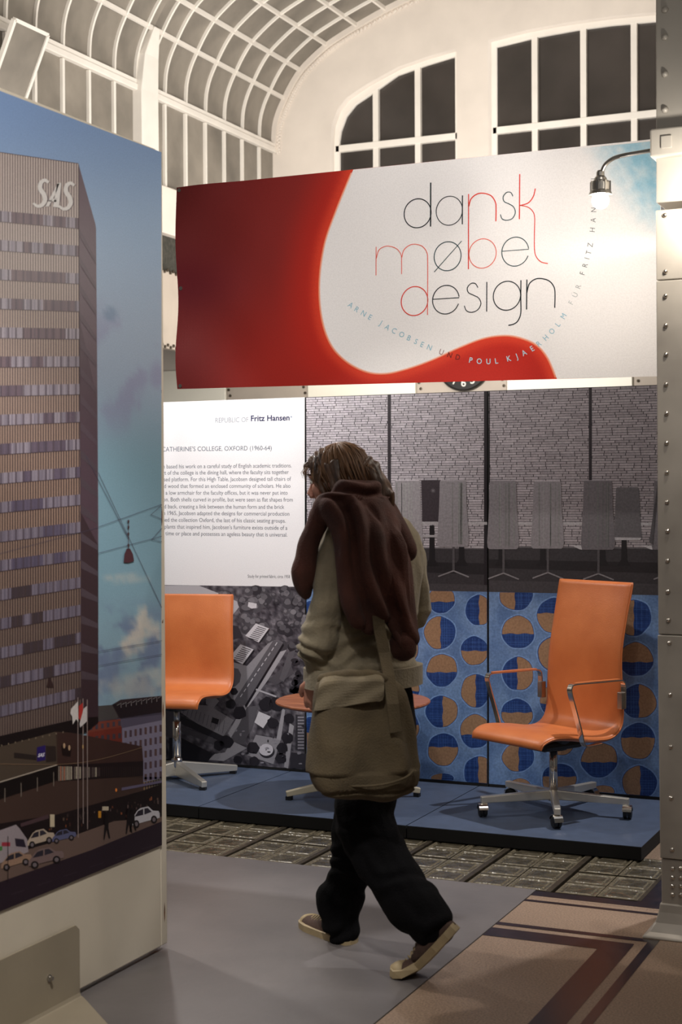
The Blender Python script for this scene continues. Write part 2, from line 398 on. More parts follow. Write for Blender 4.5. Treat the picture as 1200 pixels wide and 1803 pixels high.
def window(n, ring, mulls, zt, rails):
    wd = thing('window_%d' % n, '', '', kind='structure')
    Yg = YE+.12
    ctr = Vector((sum(p[0] for p in ring)/len(ring), sum(p[1] for p in ring)/len(ring)))
    fr = [Vector((x, Yg, z)) for x, z in ring]
    inner = []
    for x, z in ring:
        d = Vector((x, z))-ctr; inner.append((x-.045*(1 if d.x > 0 else -1), z-.045*(1 if d.y > 0 else -1)))
    plate('window_frame', ring, [inner], .07, lambda u, v, w_: (u, Yg+w_, v), 'white', wd)
    def topz(x):
        for a, b in zip(ring, ring[1:]):
            if min(a[0], b[0]) <= x <= max(a[0], b[0]) and abs(a[0]-b[0]) > 1e-6:
                z = a[1]+(b[1]-a[1])*(x-a[0])/(b[0]-a[0])
                if z > 3.5: return z
        return ring[1][1]
    x0, x1 = min(p[0] for p in ring), max(p[0] for p in ring)
    for x in mulls: MB().box((x-.027, Yg-.03, 3.2), (x+.027, Yg+.03, topz(x)-.01)).build('mullion', 'white', wd, bevel=.004)
    for z in (zt,)+tuple(rails): MB().box((x0+.01, Yg-.035, z-.03), (x1-.01, Yg+.035, z+.03)).build('transom', 'white', wd, bevel=.004)
    xs = [x0+.02]+list(mulls)+[x1-.02]; zs = [3.2]+sorted(list(rails)+[zt])
    for a, b in zip(xs, xs[1:]):
        for i, zb in enumerate(zs):
            if i < len(zs)-1: q = [(a, zb), (b, zb), (b, zs[i+1]), (a, zs[i+1])]
            else:
                q = [(a, zb), (b, zb)]+[(x, topz(x)-.02) for x in [b-(b-a)*k/6 for k in range(7)]]
            m_ = MB(); m_.loft([[(x, Yg+.012, z) for x, z in q], [(x, Yg+.018, z) for x, z in q]]); m_.build('pane', 'dglass', wd)
window(1, w1, (-5.313, -4.905), 4.715, (4.0,))
window(2, w2, (-3.82, -3.39, -2.955), 4.725, (4.0,))
window(3, w3, (-1.7, -1.29), 4.715, (4.0,))
# slabs at the foot of the end wall, bolted edges
for a, b, mm, dy in ((-8.2, -6.8, 'slab', .05), (-6.79, -5.95, 'greyslab', .03), (-5.94, -4.885, 'slab', .05), (-4.875, -4.045, 'greyslab', .03), (-4.035, -2.945, 'slab', .05), (-2.935, -2.1, 'greyslab', .03), (-2.09, -1, 'slab', .05)):
    s_ = MB().box((a, YE-dy, 0), (b, YE, 2.74 if mm == 'slab' else 2.9)).build('wall_slab', mm, wend, bevel=.004)
    if mm == 'greyslab':
        bl = MB()
        for x in (a+.03, b-.03):
            for k in range(14): bl.lathe([(.0, -.012), (.014, -.008), (.014, 0)], (x+(.008 if k % 2 else -.008), YE-dy-.001, 2.1+.055*k), 6, 'Y')
        bo = bl.build('bolt_row', 'iron', s_); bo['kind'] = 'stuff'
arch = MB()
for k, (x, z) in enumerate(spline(prof(), 12)):
    if k % 1 == 0: arch.lathe([(.0, -.02), (.016, -.014), (.016, 0)], (x+.055+(.008 if k % 2 else -.008), YE-.001, z-.055), 6, 'Y')
ao = arch.build('arch_bolts', 'plaster', wend); ao['kind'] = 'stuff'
MB().bar([(x+.02, YE-.02, z-.02) for x, z in PF], .04, .05).build('arch_moulding', 'plaster', wend)

# ---- glass vault (ceiling) and glazed left wall
ce = thing('ceiling', '', '', kind='structure')
ribs = [12.5, 12.2, 11.872, 11.54, 11.208, 10.876, 10.544, 10.21, 9.795, 9.457, 9.12, 8.783, 8.446, 8.11, 7.77, 7.43]
bars = [(-6.305, 4.77), (-6.187, 5.222), (-6.02, 5.462), (-5.751, 5.659), (-5.45, 5.795), (-5.17, 5.902), (-4.85, 6.0), (-4.5, 6.085), (-4.1, 6.15), (-3.7, 6.19), (-3.3, 6.2)]
def seg(a, b):
    """profile points between bars a and b"""
    ia = min(range(len(PL)), key=lambda i: (PL[i][0]-a[0])**2+(PL[i][1]-a[1])**2); ib = min(range(len(PL)), key=lambda i: (PL[i][0]-b[0])**2+(PL[i][1]-b[1])**2)
    return PL[ia:ib+1]
def pane_mesh(pts, ln):
    m_ = MB(); rings = []
    for y in (0, -ln): rings.append([(x, y, z) for x, z in pts]+[(x-.01, y, z+.01) for x, z in reversed(pts)])
    return m_.loft(rings)
cache = {}
for i in range(len(bars)-1):
    pts = seg(bars[i], bars[i+1])
    for ya, yb in zip(ribs, ribs[1:]):
        ln = ya-yb; key = (i, round(ln, 3))
        if key not in cache:
            cache[key] = pane_mesh(pts, ln).mesh('pane'); cache[key].materials.append(M['frost']); shade(cache[key], .6)
        o = link('pane', cache[key], None, ce); o.location = (0, ya, 0)
st = MB()
for i in range(len(bars)-1):
    pts = seg(bars[i], bars[i+1]); yy = [7.43-.335*k for k in range(17)]
    for ya, yb in zip(yy, yy[1:]): 
        n = len(st.v); s_ = pane_mesh(pts, ya-yb-.02); st.v += [(x, y+ya, z) for x, y, z in s_.v]; st.f += [tuple(n+k for k in f) for f in s_.f]; st.c += s_.c
    for ya, yb in zip(ribs+yy[1:], ribs[1:]+yy[1:]):
        if ya-yb <= 0: continue
        n = len(st.v); s_ = pane_mesh([(-6.6-x, z) for x, z in pts], ya-yb-.02); st.v += [(x, y+ya, z) for x, y, z in s_.v]; st.f += [tuple(n+k for k in f) for f in s_.f]; st.c += s_.c
so = st.build('far_panes', 'frost', ce); so['kind'] = 'stuff'
rm = MB().bar([(x+.012, 0, z-.012) for x, z in PF], .026, .05, (0, 1, 0)); 
rm2 = MB(); R_ = []
for i, (x, z) in enumerate(PF):
    a = PF[max(i-1, 0)]; b = PF[min(i+1, len(PF)-1)]; t = Vector((b[0]-a[0], b[1]-a[1])).normalized(); nx, nz = t.y, -t.x
    R_.append([(x, -.010, z), (x, .010, z), (x+nx*.024, .010, z+nz*.024), (x+nx*.024, -.010, z+nz*.024)])
rm2.loft(R_); rme = rm2.mesh('rib'); rme.materials.append(M['white'])
for y in ribs+[7.43-.335*k for k in range(1, 17)]:
    if y == 10.21: continue
    o = link('rib', rme, None, ce); o.location = (0, y, 0)
for y in (10.1, 10.32): o = link('rib', rme, None, ce); o.location = (0, y, 0)
for i, (x, z) in enumerate(bars[1:]+[(-6.6-x, z) for x, z in bars[1:-1]]):
    MB().box((x-.008, 2, z-.03), (x+.016, YE, z+.004)).build('purlin', 'white', ce)
wl = thing('wall_left', '', '', kind='structure')
MB().box((XL-.05, 2, 4.715), (XL+.04, YE, 4.765)).build('transom', 'white', wl, bevel=.006)
MB().box((XL-.03, 2, 4.765), (XL+.03, YE, 4.80)).build('transom', 'white', wl)
for y in ribs[:-1]+[7.43-.335*k for k in range(0, 17)]:
    if y in (12.5, 10.21): continue
    MB().box((XL-.02, y-.014, 4.05), (XL+.02, y+.014, 4.71)).build('mullion', 'white', wl)
for ya, yb in zip(ribs, ribs[1:]):
    m_ = MB().box((XL-.012, yb, 4.04), (XL-.004, ya, 4.72)); m_.build('pane', 'frost', wl)
MB().box((XL-.012, 2, 4.04), (XL-.004, 7.43, 4.72)).build('pane', 'frost', wl)
MB().box((XL-.06, 2, 3.66), (XL+.05, YE, 4.04)).build('parapet', 'plaster', wl, bevel=.01)
MB().box((XL-.05, 2, 3.37), (XL-.02, YE, 3.66)).build('netting', 'mesh', wl)
MB().box((XL-.05, 2, 2.74), (XL+.02, YE, 3.37)).build('lower_beam', 'greyslab', wl, bevel=.01)
zz = MB()
for z in (3.365, 2.76):
    for k in range(60): zz.lathe([(.0, .016), (.014, .01), (.014, 0)], (XL+.021, 9.6+.045*k, z+(.008 if k % 2 else -.008)), 6, 'X')
zo = zz.build('bolt_row', 'iron', wl); zo['kind'] = 'stuff'
MB().loft([[(XL-.05, 10.085, 2.74), (XL+.09, 10.085, 2.74), (XL+.09, 10.335, 2.74), (XL-.05, 10.335, 2.74)],
           [(XL-.05, 10.085, 4.72), (XL+.08, 10.085, 4.72), (XL+.08, 10.335, 4.72), (XL-.05, 10.335, 4.72)],
           [(XL+.0, 10.11, 5.0), (XL+.1, 10.11, 5.0), (XL+.1, 10.31, 5.0), (XL+.0, 10.31, 5.0)],
           [(XL+.1, 10.17, 5.22), (XL+.15, 10.17, 5.22), (XL+.15, 10.25, 5.22), (XL+.1, 10.25, 5.22)]]).build('pilaster', 'white', wl, bevel=.008)
for y in (5.6,): MB().box((XL-.1, y-.15, 0), (XL+.12, y+.15, 2.74)).build('pillar', 'white', wl)
# hopper sash tilted into the hall
hs = thing('hopper_window', 'frosted hopper sash tilted open into the hall, top left corner above the tower board', 'window')
A0, A1 = Vector((-5.989, 8.134, 4.67)), Vector((-5.989, 8.5, 4.67)); Bq = Vector((-6.27, 8.5, 4.06)); dn = Bq-A1
B0, B1 = A0+dn, A1+dn
nrm = (A1-A0).cross(dn).normalized()
if nrm.x < 0: nrm = -nrm
g = MB(); g.loft([[p-nrm*.004 for p in (A0, A1, B1, B0)], [p+nrm*.004 for p in (A0, A1, B1, B0)]]); g.build('pane', 'frost', hs)
for a, b in ((A0, A1), (A1, B1), (B1, B0), (B0, A0)):
    MB().bar([a, b], .024, .03, nrm).build('frame_bar', 'white', hs)

# ---- clock
ck = thing('wall_clock', 'black round wall clock with white numerals, half hidden behind the red banner edge', 'clock', (-4.425, YE-.03, 2.69))
MB().lathe([(.0, -.035), (.225, -.035), (.24, -.045), (.245, -.03), (.245, 0), (0, 0)], (0, 0, 0), 40, 'Y').build('clock_face', 'clock', ck, smooth=False)
for k in range(1, 13):
    fs, a, b = glyphs(str(k), .01); th = math.radians(90-30*k); cx, cz = .165*math.cos(th), .165*math.sin(th); m_ = MB()
    for f in fs: m_.poly([(cx+(u-(a+b)/2)*.1, -.037, cz+(v-.35)*.1) for u, v in f])
    m_.build('numeral', 'num', ck, recalc=False)
MB().bar([(0, -.04, 0), (.07, -.04, -.14)], .014, .004, (0, 1, 0)).build('clock_hand', 'num', ck)
MB().bar([(0, -.044, 0), (-.1, -.044, .04)], .018, .004, (0, 1, 0)).build('clock_hand', 'num', ck)

# ================================================================== TOWER BOARD (left)
XB = -2.655; YB1 = 4.432
bd = thing('display_board', 'tall cream freestanding board with a printed photograph of a tower at left', 'display board', (XB, 3.6, 0))
def loc(o, root): o.matrix_parent_inverse = Matrix.Translation(-root.location); return o
loc(MB().box((XB-.045, 2.5, .02), (XB, 4.388, 2.72)).build('panel', 'boardp', bd, bevel=.004), bd)
es = loc(MB().box((XB-.05, 4.392, .02), (XB-.002, YB1, 2.714)).build('edge_strip', 'boardp', bd, bevel=.004), bd)
for zc, h_ in ((2.2, .06), (1.48, .07), (.82, .06), (.13, .07), (1.9, .012), (1.12, .01)):
    m_ = MB(); m_.poly([(XB-.0015, 4.412+dx, zc+dz) for dx, dz in ((0, h_/2), (.005, .01), (.004, -h_/4), (-.001, -h_/2), (-.004, 0))]); loc(m_.build('paint_chip', 'chip', bd), bd)
cv = Canvas('X', XB+.0006, 1)
def py(x, yl, yr, xr=285): return yl+(yr-yl)*x/xr
# sky
def sky(x, y):
    t = (y-160)/1100
    c = mixc((116, 142, 182), (138, 162, 190), sm(0, .25, t)); c = mixc(c, (150, 166, 186), sm(.2, .42, t)); c = mixc(c, (126, 160, 176), sm(.45, .62, t)); c = mixc(c, (140, 168, 184), sm(.75, .95, t))
    c = mixc(c, (134, 132, 164), .55*sm(.05, .5, fbm(x/60, y/90))*sm(480, 620, y)*(1-sm(700, 800, y)))
    d = math.hypot((x-194)/14, (y-553)/14); c = mixc(c, (104, 130, 156), .6*(1-sm(.6, 1.1, d)))
    cl = sm(1040, 1120, y); n = fbm(x/38+4, y/30)
    c = mixc(c, (106, 118, 150), .75*cl*sm(-.2, .3, n)*(1-sm(1180, 1260, y)))
    for cx, cy, rx, ry, s_ in ((242, 1120, 22, 34, 1), (225, 1140, 14, 26, 1), (250, 1085, 10, 24, 1), (262, 1105, 12, 22, .8), (276, 1110, 8, 24, .8), (225, 1018, 40, 9, .5), (235, 1210, 60, 24, .6), (270, 1190, 30, 20, .6)):
        d = math.hypot((x-cx)/rx, (y-cy)/ry)+.45*fbm(x/11, y/11); c = mixc(c, (206, 196, 184), .85*s_*(1-sm(.3, 1.15, d)))
    return c
def tfs(x, y):  # keep inside the top edge of the print
    return x, y
TOPL, TOPR, BOTL, BOTR = 160, 268, 1605, 1488
def topy(x): return TOPL+(TOPR-TOPL)*x/284
def boty(x): return BOTL+(BOTR-BOTL)*x/284
cv.field(-330, 0, 284, 1, 110, 150, lambda x, v: sky(x, topy(x)+v*(boty(x)-topy(x))), 0, lambda x, v: (x, topy(x)+v*(boty(x)-topy(x))))
# far roofs and houses
cv.poly([(173, 1243), (197, 1241), (212, 1232), (285, 1225), (285, 1270), (173, 1290)], (52, 42, 46), 1)
cv.poly([(173, 1243), (197, 1241), (208, 1262), (204, 1268), (173, 1280)], (74, 70, 70), 2)
cv.poly([(198, 1240), (285, 1227), (285, 1258), (212, 1266)], (30, 24, 30), 2)
for k in range(9): cv.stroke([(206+9*k, 1242-1.6*k), (213+9*k, 1238-1.6*k), (213+9*k, 1246-1.5*k)], .9, (150, 144, 144), 3)
cv.poly([(152, 1272), (210, 1265), (285, 1254), (285, 1480), (152, 1480)], (86, 80, 98), 2)
cv.poly([(152, 1273), (212, 1266), (215, 1300), (215, 1310), (152, 1300)], (120, 60, 48), 3)
cv.poly([(152, 1290), (214, 1280), (214, 1306), (152, 1310)], (112, 46, 36), 4)
for k in range(6): cv.rect(158+10*k, 1277-1.5*k, 162.5+10*k, 1285-1.5*k, (70, 62, 72), 5)
for k in range(6): cv.rect(158+10*k, 1297-1.2*k, 163+10*k, 1306-1.2*k, (64, 56, 64), 5)
cv.poly([(215, 1282), (285, 1268), (285, 1400), (215, 1400)], (126, 120, 140), 5)
for r in range(5):
    for k in range(8):
        x = 219+8.8*k; y = 1287+20.5*r-1.55*k
        if y < 1395: cv.rect(x, y, x+4.2, y+12, (78, 62, 72) if (r+k) % 2 else (88, 66, 66), 6)
cv.rect(215, 1368, 285, 1372, (104, 96, 118), 6); cv.poly([(245, 1380), (285, 1370), (285, 1400), (245, 1402)], (62, 52, 58), 7)
for k in range(8): cv.rect(248+4.6*k, 1378-k, 250.5+4.6*k, 1392-k, (150-9*k, 118-4*k, 82), 8)
# tower
cv.poly([(-330, 214), (0, 268), (138, 288), (140, 500), (143, 1000), (143, 1264), (0, 1296), (-330, 1370)], (112, 94, 92), 7)
def band(yl0, yl1, yr0, yr1, fn, step, l, x0=-330, x1=None):
    x = x0; xr = x1 or 139
    i = 0
    while x < xr:
        xe = min(x+step, xr)
        f = lambda yy0, yy1, q: yy0+(yy1-yy0)*q/139
        c = fn(i, x)
        if c: cv.poly([(x, f(yl0, yr0, x)), (xe, f(yl0, yr0, xe)), (xe, f(yl1, yr1, xe)), (x, f(yl1, yr1, x))], c, l)
        x = xe; i += 1
def edge(k): return 138+5*min(1, k/14)
lt = lambda y: (mixc((186, 172, 163), (150, 124, 108), sm(300, 900, y)) if y < 900 else mixc((150, 124, 108), (108, 92, 84), sm(900, 1250, y)))
dk = lambda y: mixc((116, 100, 102), (70, 56, 56), sm(300, 1000, y))
prev = (268, 288)
for k in range(19):
    L0 = 371+51.3*k; R0 = 384+48.65*k
    if k == 18: L0, R0 = 1296, 1264
    band(prev[0], L0, prev[1], R0, lambda i, x: lt(L0) if i % 2 else dk(L0), 2.25, 8, x1=edge(k))
    cv.stroke([(-330, prev[0]-(prev[1]-prev[0])*330/139), (edge(k), prev[1])], 1.2, mixc(dk(L0), (50, 36, 38), .5), 10)
    if k < 18:
        rnd = random.Random(k*3+1); nb = {}
        def wc(i, x, k=k, rnd=rnd, nb=nb):
            g_ = int((x+400)//19)
            if g_ not in nb: nb[g_] = rnd.random()
            base = mixc((112, 92, 98), (92, 84, 104), sm(3, 12, k)) if k < 13 else (66, 54, 56)
            lit = mixc((158, 148, 156), (120, 112, 126), sm(4, 14, k))
            c = lit if nb[g_] > (.62 if k < 5 else .35) else base
            if i % 4 == 0: c = mixc(c, (70, 58, 66), .6)
            return mixc(c, (60, 54, 70), rnd.random()*.35)
        band(L0, L0+19.5, R0, R0+19, wc, 3.3, 9, x1=edge(k)); prev = (L0+19.5, R0+19)
# side face
cv.poly([(138, 288), (168, 395), (169, 403), (173, 900), (173, 1262), (160, 1266), (143, 1268), (143, 1000), (139, 500)], (92, 74, 84), 9)
cv.poly([(139.5, 560), (170.5, 700), (173, 1262), (160, 1266), (143, 1268), (143, 1000)], (78, 60, 70), 10)
cv.poly([(141, 900), (173, 960), (173, 1262), (160, 1266), (143, 1268), (143, 1000)], (58, 42, 48), 11)
for k in range(17):
    y0 = 400+48.8*k; dy = 62-k*3.3
    xe_ = 168.4+3.6*min(1, max(0, (y0+dy-400)/500)); cv.poly([(139+k*.25, y0), (xe_, y0+dy*.9), (xe_, y0+dy*.9+9), (139+k*.25, y0+15)], mixc((82, 66, 76), (84, 70, 80), k/16) if k < 8 else (76, 64, 72), 12)
cv.stroke([(138.5, 290), (142, 900), (143, 1264)], 1.2, (70, 54, 60), 13)
# roof sign letters on the tower
c3 = lambda pts: [(x/3.007, 200+y/3.007) for x, y in pts]
SG = (206, 200, 196)
S1 = [(257, 366), (238, 353), (217, 366), (213, 398), (232, 428), (238, 458), (222, 484), (198, 490), (176, 474)]
for off_, col, l in ((1.3, (84, 66, 68), 11), (0, SG, 12)):
    for dx, dy in ((0, 0), (136, 22)):
        q = spline(c3([(x+dx, y+dy-dx*.05) for x, y in S1]), 5); n_ = len(q)
        cv.stroke([(x+off_, y+off_*.5) for x, y in q], [3+5.2*math.sin(math.pi*min(1, i/n_*.9+.08)) for i in range(n_)], col, l)
    cv.poly([(x+off_, y+off_*.5) for x, y in c3([(240, 492), (306, 368), (322, 366), (322, 372), (258, 492)])], col, l)
    cv.poly([(x+off_, y+off_*.5) for x, y in c3([(302, 372), (324, 366), (312, 498), (280, 494)])], col, l)
    cv.poly([(x+off_, y+off_*.5) for x, y in c3([(262, 448), (300, 452), (298, 468), (254, 464)])], col, l)
# street lamp on wires, wires
for a, b in (((173, 928), (285, 888)), ((173, 974), (285, 944)), ((173, 1147), (285, 1128)), ((173, 1172), (285, 1152)), ((150, 800), (226, 948)), ((173, 832), (285, 1070)), ((265, 906), (285, 914)), ((267, 950), (285, 954)), ((266, 906), (285, 889)), ((267, 950), (285, 930)), ((0, 975), (173, 929))):
    cv.stroke([a, b], .7, (70, 66, 84), 14)
cv.stroke([(226, 916), (226, 968)], 1.1, (66, 44, 50), 15)
for y in (918, 928, 940, 960): cv.ellipse(226, y, 1.8, 3, (70, 48, 52), 16, 8)
cv.poly([(223, 966), (229, 966), (234, 976), (236, 988), (226, 991), (217.5, 990), (219, 976)], (78, 46, 54), 15)
cv.poly([(85, 1195), (89, 1193), (95, 1210), (82, 1210)], (52, 36, 36), 15)
# recess under tower, low block
cv.poly([(-330, 1370), (0, 1296), (143, 1264), (173, 1262), (173, 1272), (150, 1290), (100, 1300), (0, 1330), (-330, 1420)], (22, 14, 16), 13)
cv.poly([(-330, 1400), (0, 1315), (98, 1288), (125, 1290), (250, 1314), (252, 1375), (252, 1410), (100, 1450), (0, 1470), (-330, 1520)], (62, 46, 40), 14)
cv.poly([(-330, 1400), (0, 1315), (98, 1288), (101, 1345), (0, 1376), (-330, 1450)], (74, 62, 52), 15)
cv.poly([(102, 1291), (125, 1290), (250, 1314), (252, 1341), (101, 1347)], (60, 40, 36), 15)
cv.stroke([(-330, 1455), (0, 1377), (101, 1346.5)], 1.8, (178, 164, 150), 18)
cv.poly([(-330, 1458), (0, 1379), (101, 1348), (101, 1374), (0, 1408), (-330, 1490)], (16, 9, 10), 16)
for k in range(14): cv.stroke([(101-28.6*k+22, 1356+9.5*k-6), (101-28.6*k+22, 1381+9.2*k-6)], 1.2, (128, 116, 106), 17)
cv.poly([(101, 1375), (180, 1366), (252, 1372), (252, 1392), (101, 1434), (0, 1450), (-330, 1500), (-330, 1490), (0, 1408)], (66, 48, 42), 16)
cv.poly([(102, 1348), (252, 1340), (252, 1366), (102, 1376)], (28, 18, 20), 17)
rr = random.Random(5)
for k in range(24):
    x = 103+3.1*k; c = (188, 128, 104) if k in (1, 3) else mixc((60, 46, 48), (198, 186, 164), rr.random() if k < 22 else .1)
    cv.rect(x, 1349+.1*k, x+1.7, 1375-.35*k, c, 18)
for k in range(20): cv.stroke([(176+3.8*k, 1350), (176+3.8*k, 1368)], .8, (52, 38, 38), 18)
cv.poly([(65, 1316), (80, 1312), (80, 1338), (65, 1341)], (40, 26, 92), 18)
cv.poly([(81, 1313), (98, 1314), (99, 1340), (81, 1342)], (44, 34, 32), 17)
cv.text('SAS', 66.5, 1333, 8.5, (226, 222, 232), 19, off=.03, shear=.4, width=12.5, slope=-.12)
cv.poly([(25, 1325), (64, 1330), (64, 1338), (25, 1334)], (40, 32, 30), 18)
for k in range(10): cv.rect(2+12*k, 1311-2.6*k, 4+12*k, 1314-2.6*k, (120, 104, 88), 17)
for x in (113, 122): cv.ellipse(x, 1313+(x-113)*.4, 2.1, 5, (180, 148, 118), 19, 8)
cv.poly([(108, 1312), (126, 1318), (124, 1332), (110, 1330)], (28, 16, 16), 18)
cv.stroke(spline([(0, 1345), (60, 1346), (120, 1345), (180, 1336), (250, 1316)], 4), .9, (130, 104, 82), 19)
# dark ground floor, street
cv.poly([(-330, 1500), (0, 1450), (101, 1434), (252, 1392), (285, 1380), (285, 1440), (0, 1520), (-330, 1600)], (24, 14, 16), 17)
cv.poly([(-330, 1620), (0, 1553), (285, 1462), (285, 1438), (200, 1446), (120, 1475), (0, 1510), (-330, 1560)], (104, 84, 76), 18)
cv.poly([(-330, 1640), (0, 1553), (160, 1497), (285, 1446), (285, 1488), (0, 1605), (-330, 1741)], (36, 22, 34), 19)
for k in range(6): cv.stroke([(20+46*k, 1575-16*k), (44+46*k, 1567-16*k)], .8, (64, 50, 62), 20)
cv.poly([(36, 1450), (85, 1434), (86, 1441), (37, 1456)], (74, 54, 58), 18)
for k in range(46):
    x = rr.uniform(86, 282); y = 1452-(x-86)*.2+rr.uniform(-14, 10)
    cv.rect(x, y, x+rr.uniform(.8, 3), y+rr.uniform(2, 7), mixc((40, 26, 26), rr.choice([(186, 160, 130), (170, 96, 60), (120, 100, 96), (196, 176, 150)]), rr.uniform(.1, .8)), 19)
cv.rect(88, 1434, 96, 1456, (196, 180, 152), 20); cv.rect(173, 1428, 178, 1440, (196, 134, 40), 20); cv.rect(180, 1420, 191, 1427, (190, 176, 152), 20)
cv.ellipse(204.5, 1391, 1.8, 3.2, (238, 138, 60), 20, 8)
cv.poly([(214, 1387), (285, 1374), (285, 1378), (214, 1392)], (100, 92, 116), 18)
# flags and poles
for x, y0, y1 in ((137, 1228, 1475), (146, 1230, 1450), (153.5, 1232, 1460)): cv.stroke([(x, y0), (x+.5, y1)], 1.5, (142, 126, 122), 21)
cv.poly([(137, 1235), (125, 1248), (124, 1256), (127, 1262), (128, 1276), (134, 1266), (138, 1272)], (208, 200, 196), 22)
cv.poly([(146, 1237), (139, 1243), (138, 1264), (141, 1268), (146, 1264)], (176, 52, 46), 22)
cv.poly([(153, 1243), (147, 1248), (140, 1274), (141, 1281), (153, 1270)], (204, 196, 194), 23)
cv.ellipse(146, 1315, 1.2, 4, (196, 160, 110), 22, 8)
# cars and walkers
def car(x, y, w_, h_, body, l, tilt):
    f = lambda pts: [(x+u*w_, y-v*h_+tilt*u*w_) for u, v in pts]
    cv.poly(f([(0, .1), (0, .42), (.06, .58), (.2, .95), (.32, 1.08), (.6, 1.05), (.76, .7), (.96, .58), (1, .4), (1, .12)]), body, l)
    cv.poly(f([(.12, .6), (.24, .92), (.42, .98), (.42, .58)]), (40, 36, 46), l+.5); cv.poly(f([(.46, .58), (.46, .98), (.58, .96), (.72, .64)]), (46, 42, 52), l+.5)
    for u in (.18, .8): a, b = f([(u, .1)])[0]; cv.ellipse(a, b, w_*.11, h_*.26, (20, 14, 18), l+1, 12); cv.ellipse(a, b, w_*.06, h_*.15, (110, 100, 104), l+1.5, 10)
cv.poly([(-40, 1480), (0, 1462), (28, 1452), (34, 1458), (48, 1478), (50, 1500), (0, 1520), (-40, 1530)], (150, 138, 142), 20)
cv.poly([(-40, 1500), (0, 1490), (4, 1490), (4, 1497), (-40, 1508)], (66, 116, 60), 21); cv.poly([(26, 1476), (42, 1478), (46, 1492), (28, 1490)], (38, 30, 44), 21)
cv.rect(3, 1483, 18, 1490, (150, 48, 62), 21); cv.stroke([(14, 1472), (14, 1555)], 1.2, (32, 22, 24), 25)
car(48, 1492, 48, 24, (176, 158, 140), 21, -.26); car(92, 1484, 42, 18, (88, 90, 122), 22.5, -.22)
car(2, 1532, 54, 23, (150, 120, 100), 23, -.28); car(50, 1528, 62, 26, (118, 98, 96), 24.5, -.24)
car(231, 1456, 50, 27, (190, 186, 190), 22, -.26)
for x, y, h_ in ((187, 1476, 46), (226, 1466, 42), (233, 1462, 36)):
    cv.poly([(x-1.5, y-h_), (x+2, y-h_), (x+4, y-h_*.7), (x+4, y-h_*.4), (x+7, y), (x+4.5, y), (x+.5, y-h_*.35), (x-3, y+2), (x-5, y+2), (x-3, y-h_*.5), (x-3, y-h_*.8)], (16, 9, 12), 24)
loc(cv.build('photo_print', 'prnt', bd), bd)
# foot bracket
fb = thing('foot_bracket', 'cream bent steel foot plate bolted to the tower board, bottom left corner', 'bracket', (XB, 3.5, 0))
XF = XB+.014
q = P(185, 1803, Z=0)
sec = []
rings = []
for yv, rr_ in ((2.9, 0), (3.862, 0), (3.882, .018)):
    rings.append([(XF-.006, yv, .232-rr_), (XF, yv, .232-rr_), (XF, yv, .02), (XF+.004, yv, .010), (XF+.014, yv, .006), (XF+.014, yv, .0035), (XF-.002, yv, .0035), (XF-.006, yv, .012)])
loc(MB().loft(rings).build('upright_plate', 'footp', fb), fb)
fp = MB(); o2 = [(XF+.01, 3.882), (q.x, q.y), (q.x+.12, q.y-.1), (q.x+.12, 2.9), (XF+.01, 2.9)]
fp.loft([[(x, y, .0035) for x, y in o2], [(x, y, .0085) for x, y in o2]]); loc(fp.build('base_plate', 'footp', fb), fb)
bb = MB(); bc = (XF, 3.72, .112); bb.lathe([(.011, 0), (.011, .004), (.006, .004), (.006, .014), (0, .014)], bc, 8, 'X'); loc(bb.build('bolt', 'steel', fb), fb)

# ================================================================== BANNER
YN = 6.0
def wave(p):
    lx = p.x+3.53
    if p.x > -3.0: return 0
    f0 = sm(0, .25, -3.0-p.x)
    return f0*(.012*math.exp(-lx*3.2)*math.sin((p.z*1.2-lx*1.3)*9)+.004*math.exp(-lx)*math.sin(p.z*14+p.x*9))
bn = thing('banner', 'wide red and white hanging banner lettered dansk mobel design above the stand', 'banner', (-2.4, YN, 2.5))
bc_ = Canvas('Y', YN, -1, wave)
cur = spline([(640, 250), (621, 299), (593, 369), (572, 430), (563, 498), (567, 558), (582, 604), (608, 634), (643, 653), (677, 657), (715, 649), (760, 633), (806, 612), (851, 595), (889, 590), (919, 595), (946, 608), (965, 631), (979, 665), (990, 700)], 6)
wpoly = cur+[(1300, 700), (1300, 200), (640, 200)]
def inside(x, y):
    c = False; n = len(wpoly); j = n-1
    for i in range(n):
        xi, yi = wpoly[i]; xj, yj = wpoly[j]
        if (yi > y) != (yj > y) and x < (xj-xi)*(y-yi)/(yj-yi)+xi: c = not c
        j = i
    return c
def sd(x, y):
    d = min(math.hypot(x-a, y-b) for a, b in cur); return d if inside(x, y) else -d
def bcol(x, y):
    d = sd(x, y) if x < 1010 else 200
    red = mixc((112, 38, 38), (142, 42, 38), sm(310, 560, x)); red = mixc(red, (168, 42, 34), sm(440, 650, y)*sm(320, 520, x))
    red = mixc(red, (196, 44, 32), sm(620, 760, x)); red = mixc(red, (104, 30, 42), .6*math.exp(-((y-500)/50)**2)*(1-sm(330, 470, x)))
    red = mixc(red, (196, 42, 30), sm(-90, -10, d)*.8); red = mixc(red, (238, 76, 48), sm(-26, -2, d)*.8)
    return red
tl, tr_, bl_, br = (310, 330), (1163, 243.5), (312, 685), (1163, 662.5)
def bt(u, v):
    xa = tl[0]+(tr_[0]-tl[0])*u; ya = tl[1]+(tr_[1]-tl[1])*u; xb = bl_[0]+(br[0]-bl_[0])*u; yb = bl_[1]+(br[1]-bl_[1])*u
    return xa+(xb-xa)*v, ya+(yb-ya)*v
bc_.field(0, 0, 1, 1, 170, 70, lambda u, v: bcol(*bt(u, v)), 0, bt)
